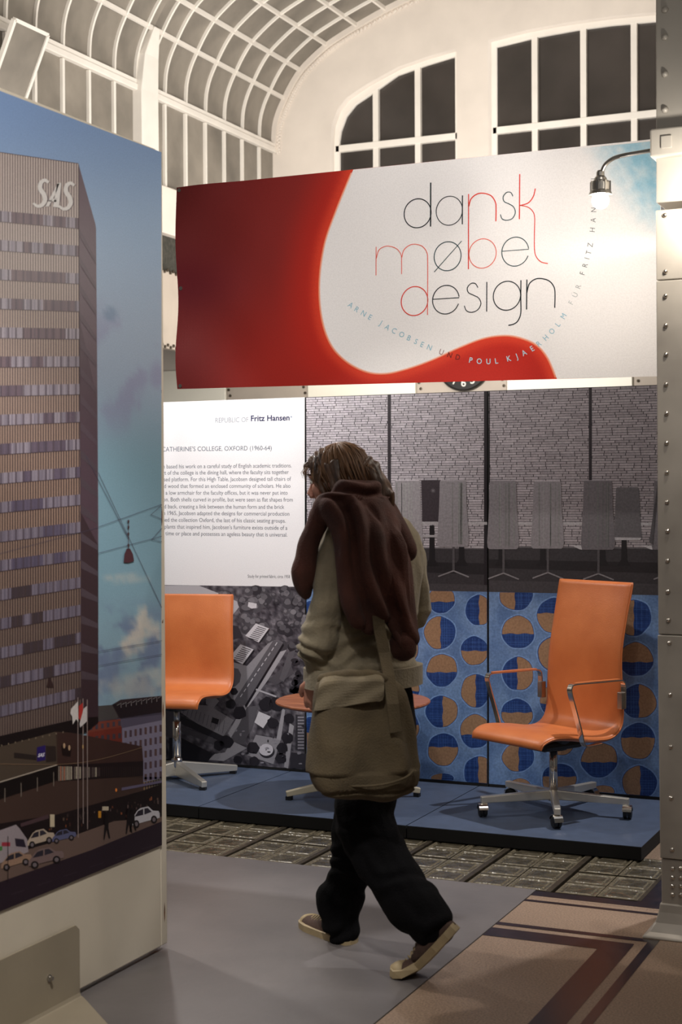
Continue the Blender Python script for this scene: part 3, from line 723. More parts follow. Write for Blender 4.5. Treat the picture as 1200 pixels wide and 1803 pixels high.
cw = spline([(621.6, 298.6), (593, 369), (572, 430), (563, 498), (567, 558), (582, 604), (608, 634), (643, 653), (677, 657), (715, 649), (760, 633), (806, 612), (851, 595), (889, 590), (919, 595), (946, 608), (965, 631), (980, 667)], 8)
bc_.stroke([(x-.8, y+.6) for x, y in cw[1:-1]], 4, (250, 148, 112), 1)
bc_.poly(cw+[(1163, 662.5), (1163, 243.5)], (252, 247, 245), 2)
bc_.stroke(cw[1:-2], 1.6, (255, 206, 190), 3)
def blu(u, v):
    x, y = 985+177*u, 264+200*v-(985+177*u-1000)*.1
    wh = (252, 247, 245); bx = 1000+(y-250)*.62; k = sm(bx, bx+110, x)*(1-sm(360, 450, y)); wh = mixc(wh, (150, 200, 222), k*(.75+.4*fbm(x/16, y/16)))
    e = abs(x-(1072+(y-262)*.55+3*math.sin(y/14))); return mixc(wh, (222, 236, 242), .6*(1-sm(0, 4, e))*(1-sm(380, 440, y)))
bc_.field(0, 0, 1, 1, 50, 60, blu, 4, lambda u, v: (985+177*u, 263.5+200*v-(985+177*u-1000)*.1))
bk = MB()
for i in range(60):
    for j in range(26):
        bk.poly([bc_.pt(*bt(a/60, b/26), -6) for a, b in ((i, j), (i, j+1), (i+1, j+1), (i+1, j))])
for z_ in (bt(1, .03), bt(1, .97)):
    p = bc_.pt(z_[0]-3, z_[1], 0); loc(MB().tube([p, (-1.04, 5.61, p.z+.02)], .0025, 6).build('tie_cord', 'white', bn), bn)
loc(bk.build('backing', 'white', bn, recalc=False), bn)
for u, v in ((.006, .015), (.006, .5), (.006, .985)):
    p = bc_.pt(*bt(u, v), 4); loc(MB().lathe([(.004, -.002), (.009, -.002), (.009, .002), (.004, .002)], p, 10, 'Y').build('eyelet', 'steel', bn), bn)
lt_ = Canvas('Y', YN-.0016, -1, wave)
BK = (24, 34, 38); RD = (232, 62, 44); RP = (240, 110, 92); TL = (34, 66, 72)
g3 = lambda pts: [(640+x*.3, 290+y*.3) for x, y in pts]
def circ(cx, cy, rx, ry, col, wd, a0=0, a1=360):
    n_ = 56; q_ = [(cx+rx*math.cos(math.radians(a0+(a1-a0)*k/n_)), cy+ry*math.sin(math.radians(a0+(a1-a0)*k/n_))-(.07*rx*math.cos(math.radians(a0+(a1-a0)*k/n_)))) for k in range(n_+(0 if a1-a0 == 360 else 1))]
    lt_.stroke(g3(q_), wd, col, 1, closed=(a1-a0 == 360))
def ln(pts, col, wd): lt_.stroke(g3(pts), wd, col, 1)
def sp(pts, col, wd): lt_.stroke(g3(spline(pts, 8)), wd, col, 1)
circ(316, 285, 79, 85, BK, 1.7); ln([(393, 105), (392, 363)], BK, 2.3)
circ(502, 270, 77, 85, BK, 1.4); ln([(579, 180), (578, 350)], BK, 1.9)
ln([(615, 172), (614, 613)], RD, 1.7); sp([(616, 245), (630, 200), (665, 172), (705, 168), (748, 183), (772, 220), (776, 260), (775, 332)], RD, 1.9)
sp([(875, 185), (862, 163), (838, 163), (818, 188), (824, 216), (852, 230), (878, 247), (889, 280), (872, 315), (840, 326), (812, 318), (802, 292)], TL, 1.5)
ln([(915, 55), (913, 320)], RD, 1.9); sp([(1006, 140), (995, 185), (965, 224), (915, 240)], RD, 1.8); sp([(915, 238), (965, 250), (995, 280), (1003, 320), (1001, 410), (1002, 500), (1012, 540), (1040, 570), (1080, 580)], RD, 1.5)
ln([(73, 482), (72, 650)], RP, 1.3); sp([(74, 550), (88, 503), (120, 481), (155, 479), (195, 495), (219, 530), (222, 575), (222, 642)], RP, 1.3)
sp([(223, 545), (236, 500), (270, 472), (305, 467), (345, 480), (370, 515), (375, 560), (375, 720), (374, 882)], RP, 1.4)
circ(492, 537, 79, 85, TL, 1.5); ln([(575, 447), (413, 630)], TL, 1.2)
circ(697, 521, 80, 86, RP, 1.4)
circ(889, 510, 79, 85, TL, 1.5, 20, 352); ln([(810, 508), (968, 496)], TL, 1.2)
circ(298, 800, 78, 85, RD, 1.6)
circ(482, 792, 78, 84, BK, 1.6, 20, 352); ln([(404, 790), (560, 780)], BK, 1.4)
sp([(670, 722), (655, 698), (630, 697), (608, 722), (614, 750), (642, 765), (674, 782), (687, 815), (670, 850), (635, 866), (603, 857), (590, 828)], BK, 1.5)
ln([(722, 688), (721, 862)], BK, 1.7)
circ(840, 769, 80, 85, BK, 1.7); sp([(922, 678), (921, 780), (921, 870), (905, 915), (880, 935), (848, 943)], BK, 1.9)
ln([(957, 674), (955, 850)], BK, 2); sp([(957, 750), (972, 698), (1008, 671), (1048, 669), (1090, 684), (1116, 718), (1122, 760), (1120, 840)], BK, 1.9)
loc(lt_.build('title_lettering', 'txt', bn), bn)
l2 = bc_
PB = (150, 196, 212); DG = (96, 92, 92); W_ = (190, 214, 226)
chs = [('A', 57, 373, PB), ('R', 80, 389, PB), ('N', 105, 404, PB), ('E', 129, 418, PB), ('J', 168, 438, PB), ('A', 193, 455, PB), ('C', 218, 468, PB), ('O', 246, 482, PB), ('B', 273, 495, PB), ('S', 299, 508, PB), ('E', 322, 519, PB), ('N', 349, 530, PB),
       ('U', 393, 547, (150, 110, 110)), ('N', 424, 558, (110, 36, 34)), ('D', 454, 566, (110, 36, 34)), ('P', 502, 577, W_), ('O', 533, 581, W_), ('U', 567, 582, W_), ('L', 597, 580, W_), ('K', 643, 571, W_), ('J', 671, 563, W_), ('A', 699, 550, W_), ('E', 729, 534, W_),
       ('R', 754, 516, PB), ('H', 779, 494, PB), ('O', 802, 470, PB), ('L', 824, 444, PB), ('M', 845, 414, PB), ('F', 873, 364, (186, 190, 190)), ('\u00dc', 888, 335, (176, 180, 182)), ('R', 900, 304, (160, 164, 166)),
       ('F', 915, 255, (70, 76, 78)), ('R', 925, 225, (70, 76, 78)), ('I', 932, 200, (70, 76, 78)), ('T', 938, 178, (70, 76, 78)), ('Z', 944, 150, (70, 76, 78)), ('H', 952, 94, (80, 84, 84)), ('A', 955, 58, (80, 84, 84)), ('N', 957, 20, (80, 84, 84)), ('S', 958, -18, (80, 84, 84)), ('E', 958, -52, (80, 84, 84)), ('N', 957, -88, (80, 84, 84))]
for i, (ch, x, y, col) in enumerate(chs):
    a = chs[max(i-1, 0)]; b = chs[min(i+1, len(chs)-1)]; ang = math.atan2(b[2]-a[2], b[1]-a[1])
    bold = .014 if 14 < i < 23 else (.0 if col == PB or i in (12, 13, 14) else -.008)
    px_, py_ = 590+x/2.105, 360+y/2.105; sz = 13.6
    l2.text(ch, px_-math.sin(ang)*4.6, py_+math.cos(ang)*4.6, sz, col, 6, ang=ang, off=bold, anchor='c', sx=.88)
loc(bc_.build('printed_cloth', 'bprint', bn), bn)

# ================================================================== STAND: platform and print panels
ZP = .06
pf = thing('platform', 'low blue-grey exhibition platform carrying the two orange chairs and the table', 'platform', (-2.9, 6.8, 0))
xs_ = [P(370, 1420, Z=ZP).x, P(730, 1460, Z=ZP).x]
ed = [-5.6, -4.7, -3.585, -2.515, -1.449]
for a, b in zip(ed, ed[1:]):
    loc(MB().box((a+.003, 6.275, .004), (b-.003, 7.7, ZP-.0022)).build('deck_core', 'blackm', pf), pf)
    loc(MB().box((a+.003, 6.277, ZP-.002), (b-.003, 7.7, ZP)).build('deck_top', 'platform', pf), pf)
YPn = 7.27
def ppanel(x0, x1, label, zt):
    o = thing('print_panel', label, 'display panel', ((x0+x1)/2, YPn, ZP))
    loc(MB().box((x0+.0025, YPn, ZP+.001), (x1-.0025, YPn+.03, zt)).build('panel_core', 'blackm', o), o); return o
xa, xb_, xc = P(538.5, 1000, Y=YPn).x, P(858.5, 1000, Y=YPn).x, P(1210, 1000, Y=YPn).x
zt = P(310, 707.5, Y=YPn).z
p1 = ppanel(-4.62, xa, 'white text panel over an aerial photograph, left of the stand', zt)
p2 = ppanel(xa, xb_, 'printed brick wall and half-circle fabric panel behind the walking person', zt)
p3 = ppanel(xb_, P(1236, 1000, Y=YPn).x, 'printed panel of high chairs and half-circle fabric behind the armchair', zt)
def cvp():
    c = Canvas('Y', YPn-.0006, -1); c.zmin = ZP+.002; return c
XLm = P(200, 900, Y=YPn).x
# --- panel 1
c1 = cvp(); x0p = 190; x1p = 537
T1 = lambda x: 708-.0352*(x-295)          # top edge
B1 = lambda x: 1337+.0775*(x-310)+.4      # bottom edge
S1_ = lambda x: 1030+.0136*(x-295)
c1.field(0, 0, 1, 1, 12, 8, lambda u, v: (250, 249, 253), 0, lambda u, v: (x0p+(x1p-.8-x0p)*u, T1(x0p+(x1p-x0p)*u)+v*(S1_(x0p+(x1p-x0p)*u)-T1(x0p+(x1p-x0p)*u))))
sl = lambda y: (y-871)*.000166          # slope of printed lines towards the far end
c1.text('REPUBLIC OF', 437, 743, 12.5, (140, 146, 160), 1, anchor='r', width=58, off=-.004, slope=-.022)
c1.text('Fritz Hansen', 441.5, 741.5, 14, (14, 26, 78), 1, anchor='l', width=68, off=.022, slope=-.022)
c1.ellipse(512.5, 734, 1.6, 1.6, (170, 180, 200), 1, 10)
c1.text("St. CATHERINE'S COLLEGE, OXFORD (1960-64)", 478, 792.5, 11.5, (84, 96, 116), 1, anchor='r', width=206, off=0.0, slope=-.013)
LN = [('Jacobsen based his work on a careful study of English academic traditions.', 513, 823), ('At the heart of the college is the dining hall, where the faculty sits together', 508, 834.5), ('on a raised platform. For this High Table, Jacobsen designed tall chairs of', 512, 846.5),
      ('laminated wood that formed an enclosed community of scholars. He also', 511, 858.8), ('designed a low armchair for the faculty offices, but it was never put into', 506, 871), ('production. Both shells curved in profile, but were seen as flat shapes from', 515, 883.2),
      ('front and back, creating a link between the human form and the brick', 500, 896), ('walls. In 1965, Jacobsen adapted the designs for commercial production', 509, 908), ('and named the collection Oxford, the last of his classic seating groups.', 502.5, 920.3),
      ("Like the plants that inspired him, Jacobsen's furniture exists outside of a", 505.5, 932.8), ('specific time or place and possesses an ageless beauty that is universal.', 505.5, 945)]
for s_, xr, y in LN:
    f_ = glyphs(s_, -.006); c1.text(s_, xr, y, 10.2, (84, 88, 104), 1, anchor='r', off=0.0, slope=sl(y), sx=(515-258)/(((glyphs(LN[5][0], -.006)[2]-glyphs(LN[5][0], -.006)[1]))*10.2))
c1.text('Study for printed fabric, circa 1958', 510, 1018, 8, (60, 62, 74), 1, anchor='r', width=74, slope=.01)
# aerial photograph
def aer(u, v):
    x = x0p+(x1p-x0p)*u; y = S1_(x)+v*(B1(x)-S1_(x)); n = fbm(x/9, y/9); g_ = 84+60*n+18*noise.noise(Vector((x/3, y/3, 0)))
    return (max(26, g_+4), max(24, g_), max(28, g_+8))
c1.field(0, 0, 1, 1, 130, 120, aer, 0, lambda u, v: (x0p+(x1p-.8-x0p)*u, S1_(x0p+(x1p-x0p)*u)+v*(B1(x0p+(x1p-x0p)*u)-S1_(x0p+(x1p-x0p)*u))))
a_ = lambda pts: [(290+x/3.871, 1020+y/3.871) for x, y in pts]
def ap(pts, g_, l): c1.poly(a_(pts), (g_+3, g_, g_+7), l)
ap([(-350, 42), (230, 42), (380, 100), (490, 150), (505, 190), (445, 265), (380, 300), (100, 300), (-350, 260)], 188, 1)
for k in range(150):
    r2 = random.Random(k+50); x, y = r2.uniform(250, 970), r2.uniform(60, 560)
    if y > 60+(x-250)*-.3 and (x > 520 or y < 230) and not (x < 520 and y > 130) and y < 420+(x-700)*.4 and x > 380+(y-60)*.3:
        r_ = r2.uniform(16, 46); g_ = r2.uniform(46, 92); c1.ellipse(*a_([(x, y)])[0], r_/3.871, r_/3.871*.9, (g_+3, g_, g_+7), 2+.05*k/10, 11, .12)
        c1.ellipse(*a_([(x-r_*.2, y-r_*.3)])[0], r_/7.5, r_/8.5, (g_+42, g_+39, g_+46), 3+.05*k/10, 9, .15)
ap([(440, 310), (500, 320), (530, 390), (440, 420)], 62, 3)
ap([(445, 560), (560, 590), (700, 440), (745, 415), (805, 440), (540, 855), (465, 830), (440, 790)], 150, 4)
ap([(440, 600), (500, 610), (520, 650), (510, 700), (480, 730), (445, 735)], 92, 5)
ap([(700, 520), (830, 480), (700, 690), (560, 880), (500, 1000), (450, 1080), (430, 1050), (560, 820)], 172, 4)
ap([(740, 415), (805, 435), (545, 860), (470, 830)], 98, 6); ap([(805, 435), (812, 450), (552, 878), (545, 860)], 30, 6)
for k in range(11):
    t0 = k/11; x, y = 765-260*t0, 430+385*t0; c1.stroke(a_([(x, y), (x-14, y+22)]), 1.4, (206, 204, 212), 7)
for pts, g_ in (([(620, 300), (710, 335), (640, 430), (548, 385)], 214), ([(515, 443), (605, 478), (530, 580), (440, 530)], 208)): ap(pts, g_, 7)
ap([(640, 430), (648, 436), (716, 344), (710, 335)], 40, 7); ap([(530, 580), (538, 588), (612, 488), (605, 478)], 38, 7)
for k in range(8):
    c1.stroke(a_([(630-k*9+2, 322+k*11), (690-k*8, 340+k*11)]), 1.2, (56, 52, 60), 8); c1.stroke(a_([(528-k*9, 462+k*12), (585-k*8, 482+k*11)]), 1.4, (70, 66, 74), 8)
ap([(570, 155), (625, 165), (625, 195), (590, 200), (565, 185)], 216, 7)
ap([(840, 500), (890, 480), (860, 590), (810, 700), (780, 680)], 96, 6); ap([(700, 690), (850, 560), (880, 640), (760, 720)], 84, 5)
for k in range(26): r2 = random.Random(k); c1.ellipse(*a_([(r2.uniform(860, 965), r2.uniform(520, 860))])[0], r2.uniform(5, 9), r2.uniform(4, 8), (44+k % 3*8, 41+k % 3*8, 48+k % 3*8), 7, 10, .12)
c1.stroke(a_([(620, 750), (760, 800)]), 3, (190, 186, 194), 8)
ap([(640, 900), (722, 935), (670, 1015), (610, 975)], 216, 8); ap([(722, 935), (728, 945), (678, 1030), (670, 1015)], 60, 8)
ap([(560, 870), (640, 860), (600, 1000), (530, 1130), (455, 1100)], 94, 8)
ap([(90, 850), (300, 860), (470, 960), (400, 1070), (260, 1010), (110, 910)], 148, 8); ap([(280, 815), (340, 800), (370, 830), (330, 880), (280, 850)], 150, 8)
for k in range(12): c1.stroke(a_([(110+k*27, 862+k*9), (95+k*27, 905+k*13)]), .8, (96, 92, 102), 9)
ap([(325, 940), (370, 955), (360, 990), (315, 975)], 40, 10); ap([(110, 930), (400, 1070), (390, 1110), (100, 980)], 46, 9)
ap([(110, 1000), (330, 1080), (350, 1130), (110, 1040)], 88, 10); ap([(110, 1080), (330, 1190), (280, 1290), (30, 1240), (30, 1080)], 34, 10)
ap([(-350, 860), (100, 850), (110, 1090), (-350, 1000)], 92, 6)
ap([(455, 1100), (560, 1150), (400, 1240), (300, 1230), (340, 1190), (410, 1180)], 168, 9); ap([(620, 1060), (790, 1090), (740, 1260), (560, 1200)], 150, 8); ap([(800, 880), (820, 890), (790, 1100), (760, 1090)], 166, 9)
ap([(850, 980), (880, 1000), (840, 1290), (812, 1280)], 170, 9)
c1.ellipse(*a_([(690, 1162)])[0], 12.5, 10.5, (212, 208, 216), 11, 20); c1.ellipse(*a_([(690, 1162)])[0], 1.2, 1, (50, 48, 54), 12, 8); c1.ellipse(*a_([(696, 1175)])[0], 13.5, 11.5, (50, 47, 54), 10, 20)
for x, y, r_ in ((420, 1110, 12), (600, 1150, 11), (370, 1130, 10), (470, 765, 7), (510, 910, 12), (735, 980, 10), (800, 1150, 10), (835, 1080, 11), (500, 1230, 8), (610, 1240, 9), (760, 850, 14), (690, 850, 13), (790, 1220, 10), (845, 950, 9), (450, 850, 9)):
    c1.ellipse(*a_([(x, y)])[0], r_, r_*.95, (42, 39, 46), 12, 12, .13)
ap([(890, 920), (960, 935), (950, 1170), (890, 1160)], 60, 10)
for k in range(11): c1.rect(*a_([(905, 935+21*k)])[0], *a_([(948, 947+21*k)])[0], (150, 147, 156), 11)
ap([(860, 1180), (968, 1190), (968, 1290), (850, 1285)], 54, 10)
for k in range(24): r2 = random.Random(k+9); x, y = r2.uniform(480, 960), r2.uniform(1000, 1270); c1.ellipse(*a_([(x, y)])[0], r2.uniform(1, 4), r2.uniform(1, 3), (150, 147, 156) if k % 3 else (50, 47, 54), 12, 8, .3)
loc(c1.build('printed_sheet', 'prnt', p1), p1)
# --- panels 2 and 3: brick photograph above, fabric study below
SB = lambda x: 1040+.02*(x-755)
BT = lambda x: B1(x)
def brickpanel(p, xa_, xb2, seed):
    c = cvp()
    def vf(x, v): return T1(x)+v*(SB(x)-T1(x))
    c.field(0, 0, 1, 1, 40, 20, lambda u, v: mixc((60, 54, 60), (48, 44, 50), u), 0, lambda u, v: (xa_+(xb2-xa_)*u, vf(xa_+(xb2-xa_)*u, v)))
    rn = random.Random(seed)
    # bricks: rows in 3-D heights so that they keep the wall's perspective
    z_top = P((xa_+xb2)/2, vf((xa_+xb2)/2, 0)+1, Y=YPn).z; rows = 64; vmax = .80
    X0 = P(xa_+.6, 900, Y=YPn).x; X1 = P(xb2-.6, 900, Y=YPn).x
    zt_ = zt-.003; zb_ = P(755, 965, Y=YPn).z; hr = (zt_-zb_)/rows
    for r in range(rows):
        x = X0-rn.uniform(0, .07)
        while x < X1:
            ln_ = rn.choice([.075, .075, .07, .038]); a, b = max(x, X0), min(x+ln_-.0035, X1)
            if b > a+.002:
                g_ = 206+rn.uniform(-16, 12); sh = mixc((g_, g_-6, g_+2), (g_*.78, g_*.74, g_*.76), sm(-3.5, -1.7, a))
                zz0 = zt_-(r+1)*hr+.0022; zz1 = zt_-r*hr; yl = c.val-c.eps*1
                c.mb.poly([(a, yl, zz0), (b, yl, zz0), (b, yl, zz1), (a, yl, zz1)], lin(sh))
            x += ln_
    return c
c2 = brickpanel(p2, xa_ := 539.4, 857, 3); c3_ = brickpanel(p3, 860.4, 1235, 4)
def hsl(c, xa_, xb2):
    c.poly([(xa_, 963), (xb2, 966), (xb2, SB(xb2)), (xa_, SB(xa_))], (58, 54, 58), 2)
    c.poly([(xa_, 962), (xb2, 965), (xb2, 967), (xa_, 964)], (104, 100, 104), 3)
    c.poly([(xa_, 985), (xb2, 992), (xb2, 1012), (xa_, 1000)], (38, 34, 38), 3)
    c.poly([(xa_, 1022), (xb2, 1030), (xb2, SB(xb2)), (xa_, SB(xa_))], (70, 66, 70), 3)
hsl(c2, 539.4, 857); hsl(c3_, 860.4, 1235)
c2.rect(682, T1(685)+.5, 688, 962, (50, 44, 50), 2)
c3_.rect(860.4, T1(859)+.5, 862, 850, (34, 28, 34), 2); c2.rect(851.5, T1(855)+.5, 857, 1030, (34, 28, 34), 4)
c3_.rect(1036, T1(1038)+.5, 1041.5, 848, (44, 38, 44), 2)
def pchair(c, x, w_, g_, back=False, y0=846, y1=962, seat=0):
    h_ = w_/2; g_ = g_+40
    o_ = [(x-h_*.86, y0+2), (x-h_*.8, y0), (x+h_*.8, y0), (x+h_*.86, y0+2), (x+h_*.9, y0+45), (x+h_*1.05, y1-12), (x+h_, y1-3), (x+h_*.9, y1), (x-h_*.9, y1), (x-h_, y1-3), (x-h_*1.03, y1-12), (x-h_*.9, y0+45)]
    c.poly(o_, (g_, g_-5, g_), 9)
    rn = random.Random(int(x))
    for k in range(7):
        xx = x+h_*rn.uniform(-.75, .75); c.stroke([(xx, y0+4), (xx*.97+x*.03, y1-5)], rn.uniform(.8, 2.2), (g_*rn.uniform(.88, 1.08),)*3, 10)
    c.stroke([(x-h_*.8, y0), (x+h_*.8, y0)], 1, (g_*1.4, g_*1.35, g_*1.4), 11)
    if seat: c.poly([(x-h_*1.02, y1-7), (x-h_*1.02-seat, y1-8), (x-h_*1.02-3, y1-1), (x-h_*.95, y1)], (190, 186, 190), 10)
    c.stroke([(x+1, y1), (x+1, y1+42)], 4, (84, 80, 84), 8); c.stroke([(x+1, y1+42), (x-26, y1+52)], 2.4, (136, 132, 136), 8); c.stroke([(x+1, y1+42), (x+28, y1+53)], 2.4, (136, 132, 136), 8)
c2.rect(560, 919, 857, 924, (176, 172, 176), 6); c3_.poly([(860.4, 919), (1235, 921), (1235, 925), (860.4, 924)], (176, 172, 176), 6)
for c, x in ((c2, 760), (c2, 812), (c3_, 882), (c3_, 955), (c3_, 1060), (c3_, 1098)):
    c.poly([(x-4, 925), (x+4, 925), (x+5, 985), (x+12, 996), (x-12, 996), (x-5, 985)], (30, 26, 30), 7)
for x in (573, 640): pchair(c2, x, 52, 112)
c2.poly([(741, 846), (778, 846), (776, 918), (743, 918)], (60, 52, 58), 7); c2.poly([(744, 942), (772, 942), (772, 946), (744, 946)], (170, 166, 170), 8)
for a in range(4): c2.stroke([(762+4*math.cos(a*math.pi/4), 864+4*math.sin(a*math.pi/4)), (762-4*math.cos(a*math.pi/4), 864-4*math.sin(a*math.pi/4))], .7, (130, 126, 130), 9)
pchair(c2, 717, 52, 118); pchair(c2, 797, 54, 104, y1=963)
pchair(c3_, 885, 54, 92, y1=967); pchair(c3_, 963, 56, 100, y1=966, y0=847); pchair(c3_, 1052, 58, 70, y1=968, seat=18)
c3_.poly([(1084, 860), (1086, 858), (1122, 858), (1124, 862), (1129, 950), (1080, 950)], (100, 96, 100), 8)
c3_.poly([(1080, 946), (1129, 947), (1126, 951), (1082, 951)], (180, 176, 180), 9)
pchair(c3_, 1176, 58, 74, y1=968, seat=18); c3_.poly([(1158, 844), (1160, 844), (1150, 960), (1142, 955)], (88, 84, 88), 9)
def fabric(c, xa_, xb2, circs):
    def fc(u, v):
        x = xa_+(xb2-xa_)*u; n = fbm(x/30, v*9); return mixc((92, 122, 170), (118, 148, 192), .5+.9*n)
    c.field(0, 0, 1, 1, 60, 50, fc, 2, lambda u, v: (xa_+(xb2-xa_)*u, SB(xa_+(xb2-xa_)*u)+v*(BT(xa_+(xb2-xa_)*u)-SB(xa_+(xb2-xa_)*u))))
    for i, (cx, cy, rx, ry, sp_) in enumerate(circs):
        top = SB(cx)+.5; bot = BT(cx)-.5
        rn = random.Random(i*7+int(cx)); ph = rn.uniform(0, 6)
        def ring(s_, n_=44):
            return [(cx+rx*s_*(1+.03*math.sin(2*a+ph)+.02*math.sin(5*a+ph*2))*math.cos(a), cy+ry*s_*(1+.03*math.sin(3*a+ph)+.015*math.sin(7*a))*math.sin(a)) for a in [2*math.pi*k/n_ for k in range(n_)]]
        def clip(r, f, lim):   # keep f(p) <= lim by clamping
            return r
        def fit(r): return [(min(max(x, xa_+.4), xb2-.4), min(max(y, SB(x)+.4), BT(x)-.6)) for x, y in r]
        c.poly(fit(ring(1.1)), (122, 156, 206), 3)
        c.poly(fit(ring(1.02)), (36, 66, 128), 4)
        tan = (156, 122, 94); sx_ = cx+rx*.06*math.sin(ph); sy_ = cy+ry*.1*math.sin(ph)
        if sp_ == 'N': c.poly(fit(ring(.97)), tan, 6); continue
        for k in range(-6, 7):    # brush hatch
            w1_ = rx*math.sqrt(max(0, 1-(k/6.5)**2))*.93; h1_ = ry*math.sqrt(max(0, 1-(k/6.5)**2))*.93
            for q_ in (fit([(cx-w1_, cy+ry*k/6.5), (cx+w1_, cy+ry*k/6.5+.6)]), fit([(cx+rx*k/6.5, cy-h1_), (cx+rx*k/6.5+.5, cy+h1_)])):
                c.stroke(q_, rn.uniform(.5, 1.1), rn.choice([(62, 96, 160), (52, 84, 148), (24, 50, 108)]), 5)
        R2 = ring(.99)
        if sp_ == 'R': r2 = [(min(x, sx_+.8*math.sin(y/4)), y) for x, y in R2]
        elif sp_ == 'L': r2 = [(max(x, sx_-.8*math.sin(y/4)), y) for x, y in R2]
        elif sp_ == 'B': r2 = [(x, min(y, sy_+ry*.12+.8*math.sin(x/4))) for x, y in R2]
        else: r2 = [(x, max(y, sy_-ry*.1-.8*math.sin(x/4))) for x, y in R2]
        c.poly(fit(r2), tan, 6)
k6 = lambda L: [(700+x/2.553, 1020+y/2.553, rx/2.553, ry/2.553, s_) for x, y, rx, ry, s_ in L]
C2 = k6([(195, 92, 60, 58, 'B'), (365, 140, 60, 67, 'L'), (188, 240, 68, 73, 'R'), (345, 322, 60, 64, 'T'), (198, 408, 68, 72, 'B'), (350, 500, 66, 74, 'R'), (198, 594, 70, 70, 'L'), (350, 683, 68, 75, 'B'), (203, 765, 68, 72, 'T'), (365, 868, 68, 72, 'L'), (200, 895, 52, 22, 'R'),
         (50, 160, 60, 66, 'T'), (30, 315, 62, 70, 'N'), (28, 490, 66, 70, 'B'), (30, 662, 64, 74, 'T'), (30, 840, 66, 72, 'B')])
for k, (cx, ys) in enumerate(((655, (1080, 1150, 1220, 1290)), (602, (1062, 1130, 1200, 1268, 1330)), (548, (1085, 1152, 1222, 1290)))):
    for j, y in enumerate(ys): C2.append((cx, y, 26, 27, 'RTLB'[(j+k) % 4]))
C3 = k6([(530, 72, 76, 65, 'R'), (700, 165, 75, 78, 'T'), (540, 238, 72, 72, 'B'), (700, 335, 70, 75, 'N'), (540, 425, 70, 74, 'L'), (535, 605, 70, 65, 'T'), (690, 545, 50, 66, 'B'), (540, 800, 70, 63, 'R'), (725, 900, 78, 70, 'T'), (905, 810, 80, 78, 'B'), (1078, 727, 78, 80, 'T'), (1085, 915, 75, 75, 'R'),
         (1083, 550, 78, 75, 'L'), (1070, 360, 75, 75, 'B'), (1060, 172, 76, 80, 'R'), (550, 925, 46, 30, 'N'), (920, 955, 54, 30, 'N'), (725, 740, 70, 50, 'T'), (880, 130, 74, 70, 'L'), (880, 300, 74, 70, 'T'), (890, 470, 74, 70, 'R'), (890, 640, 74, 70, 'N')])
for j, y in enumerate((1070, 1140, 1210, 1280, 1350)): C3.append((1200, y, 27, 28, 'TLBRT'[j]))
fabric(c2, 539.4, 857, C2); fabric(c3_, 860.4, 1235, C3)
loc(c2.build('printed_sheet', 'cprint', p2), p2); loc(c3_.build('printed_sheet', 'cprint', p3), p3)

# ================================================================== POST WITH LAMPS
X0P = lambda z: -1.152-.003*(z-1.5)       # left edge of the cladding
YP0 = 5.24
po = thing('riveted_post', 'silver riveted metal column at the right edge beside the stand', 'column', (-.95, 5.42, 0))
XR = -.62; YP1 = 5.62
def pbox(a, b, name, m, bev=.003): return loc(MB().box(a, b).build(name, m, po, bevel=bev), po)
pbox((-1.128, YP0+.03, .1), (XR-.02, YP1-.02, 2.5), 'core_column', 'alup')
pbox((-1.159, YP0+.03, 2.565), (XR-.02, YP1-.02, 4.65), 'upper_column', 'alup')
zj = [.435, 1.045, 2.245, 2.555]
zj[0] = P(1180, 1513, Y=YP0).z; zj[1] = P(1180, 1118, Y=YP0).z; zj[2] = P(1180, 492, Y=YP0).z; zj[3] = P(1180, 367, Y=YP0).z
lo = .10
for i, (za, zb) in enumerate(zip([lo]+zj[:-1], zj)):
    off = (.006, 0, .002, .003)[i]
    m_ = MB(); xa_l, xb_l = X0P(za)+(.004 if i in (0, 1) else 0), X0P(zb)+(.004 if i in (0, 1) else 0)
    if i < 2: xa_l = P(1162 if i == 0 else 1161.5, 1513, Y=YP0).x; xb_l = P(1161.5 if i == 0 else 1157, 1118, Y=YP0).x
    if i == 0: xa_l = P(1163.5, 1603, Y=YP0).x
    m_.loft([[(xa_l, YP0+off, za+.001), (XR, YP0+off, za+.001), (XR, YP1, za+.001), (xa_l, YP1, za+.001)], [(xb_l, YP0+off, zb-.002), (XR, YP0+off, zb-.002), (XR, YP1, zb-.002), (xb_l, YP1, zb-.002)]])
    loc(m_.build('cladding_plate', 'alu', po, bevel=.003), po)
# flared foot
fr_ = []
for z, e in ((.115, 0), (.085, .004), (.05, .014), (.02, .032), (.008, .05), (0, .052)):
    fr_.append([(-1.148-e, YP0-e, z), (XR+e, YP0-e, z), (XR+e, YP1+e, z), (-1.148-e, YP1+e, z)])
loc(MB().loft(fr_).build('foot_plate', 'alu', po, bevel=.004), po)
zb0, zb1 = P(1170, 275, Y=YP0).z, P(1170, 226, Y=YP0).z
pbox((-1.172, YP0-.012, zb0), (XR+.02, YP1+.01, zb1), 'collar', 'alup', .006)
s0 = P(1163, 240, Y=YP0-.013); s1 = P(1182, 260, Y=YP0-.013)
pbox((s0.x, YP0-.018, s1.z), (s1.x, YP0-.012, s0.z), 'square_boss', 'alup', .002)
rv = MB().lathe([(.0001, -.008), (.0045, -.0068), (.0075, -.0035), (.0085, 0)], (0, 0, 0), 12, 'Y').mesh('rivet'); rv.materials.append(M['rivet']); shade(rv)
rw = MB().lathe([(.0001, -.012), (.006, -.010), (.011, -.005), (.0125, 0)], (0, 0, 0), 12, 'Y').mesh('rivet'); rw.materials.append(M['alup']); shade(rw)
def rivet(x, y, Y, me=rv, rz=0):
    p = P(x, y, Y=Y); o = link('rivet', me, None, po); loc(o, po); o.location = p; return o
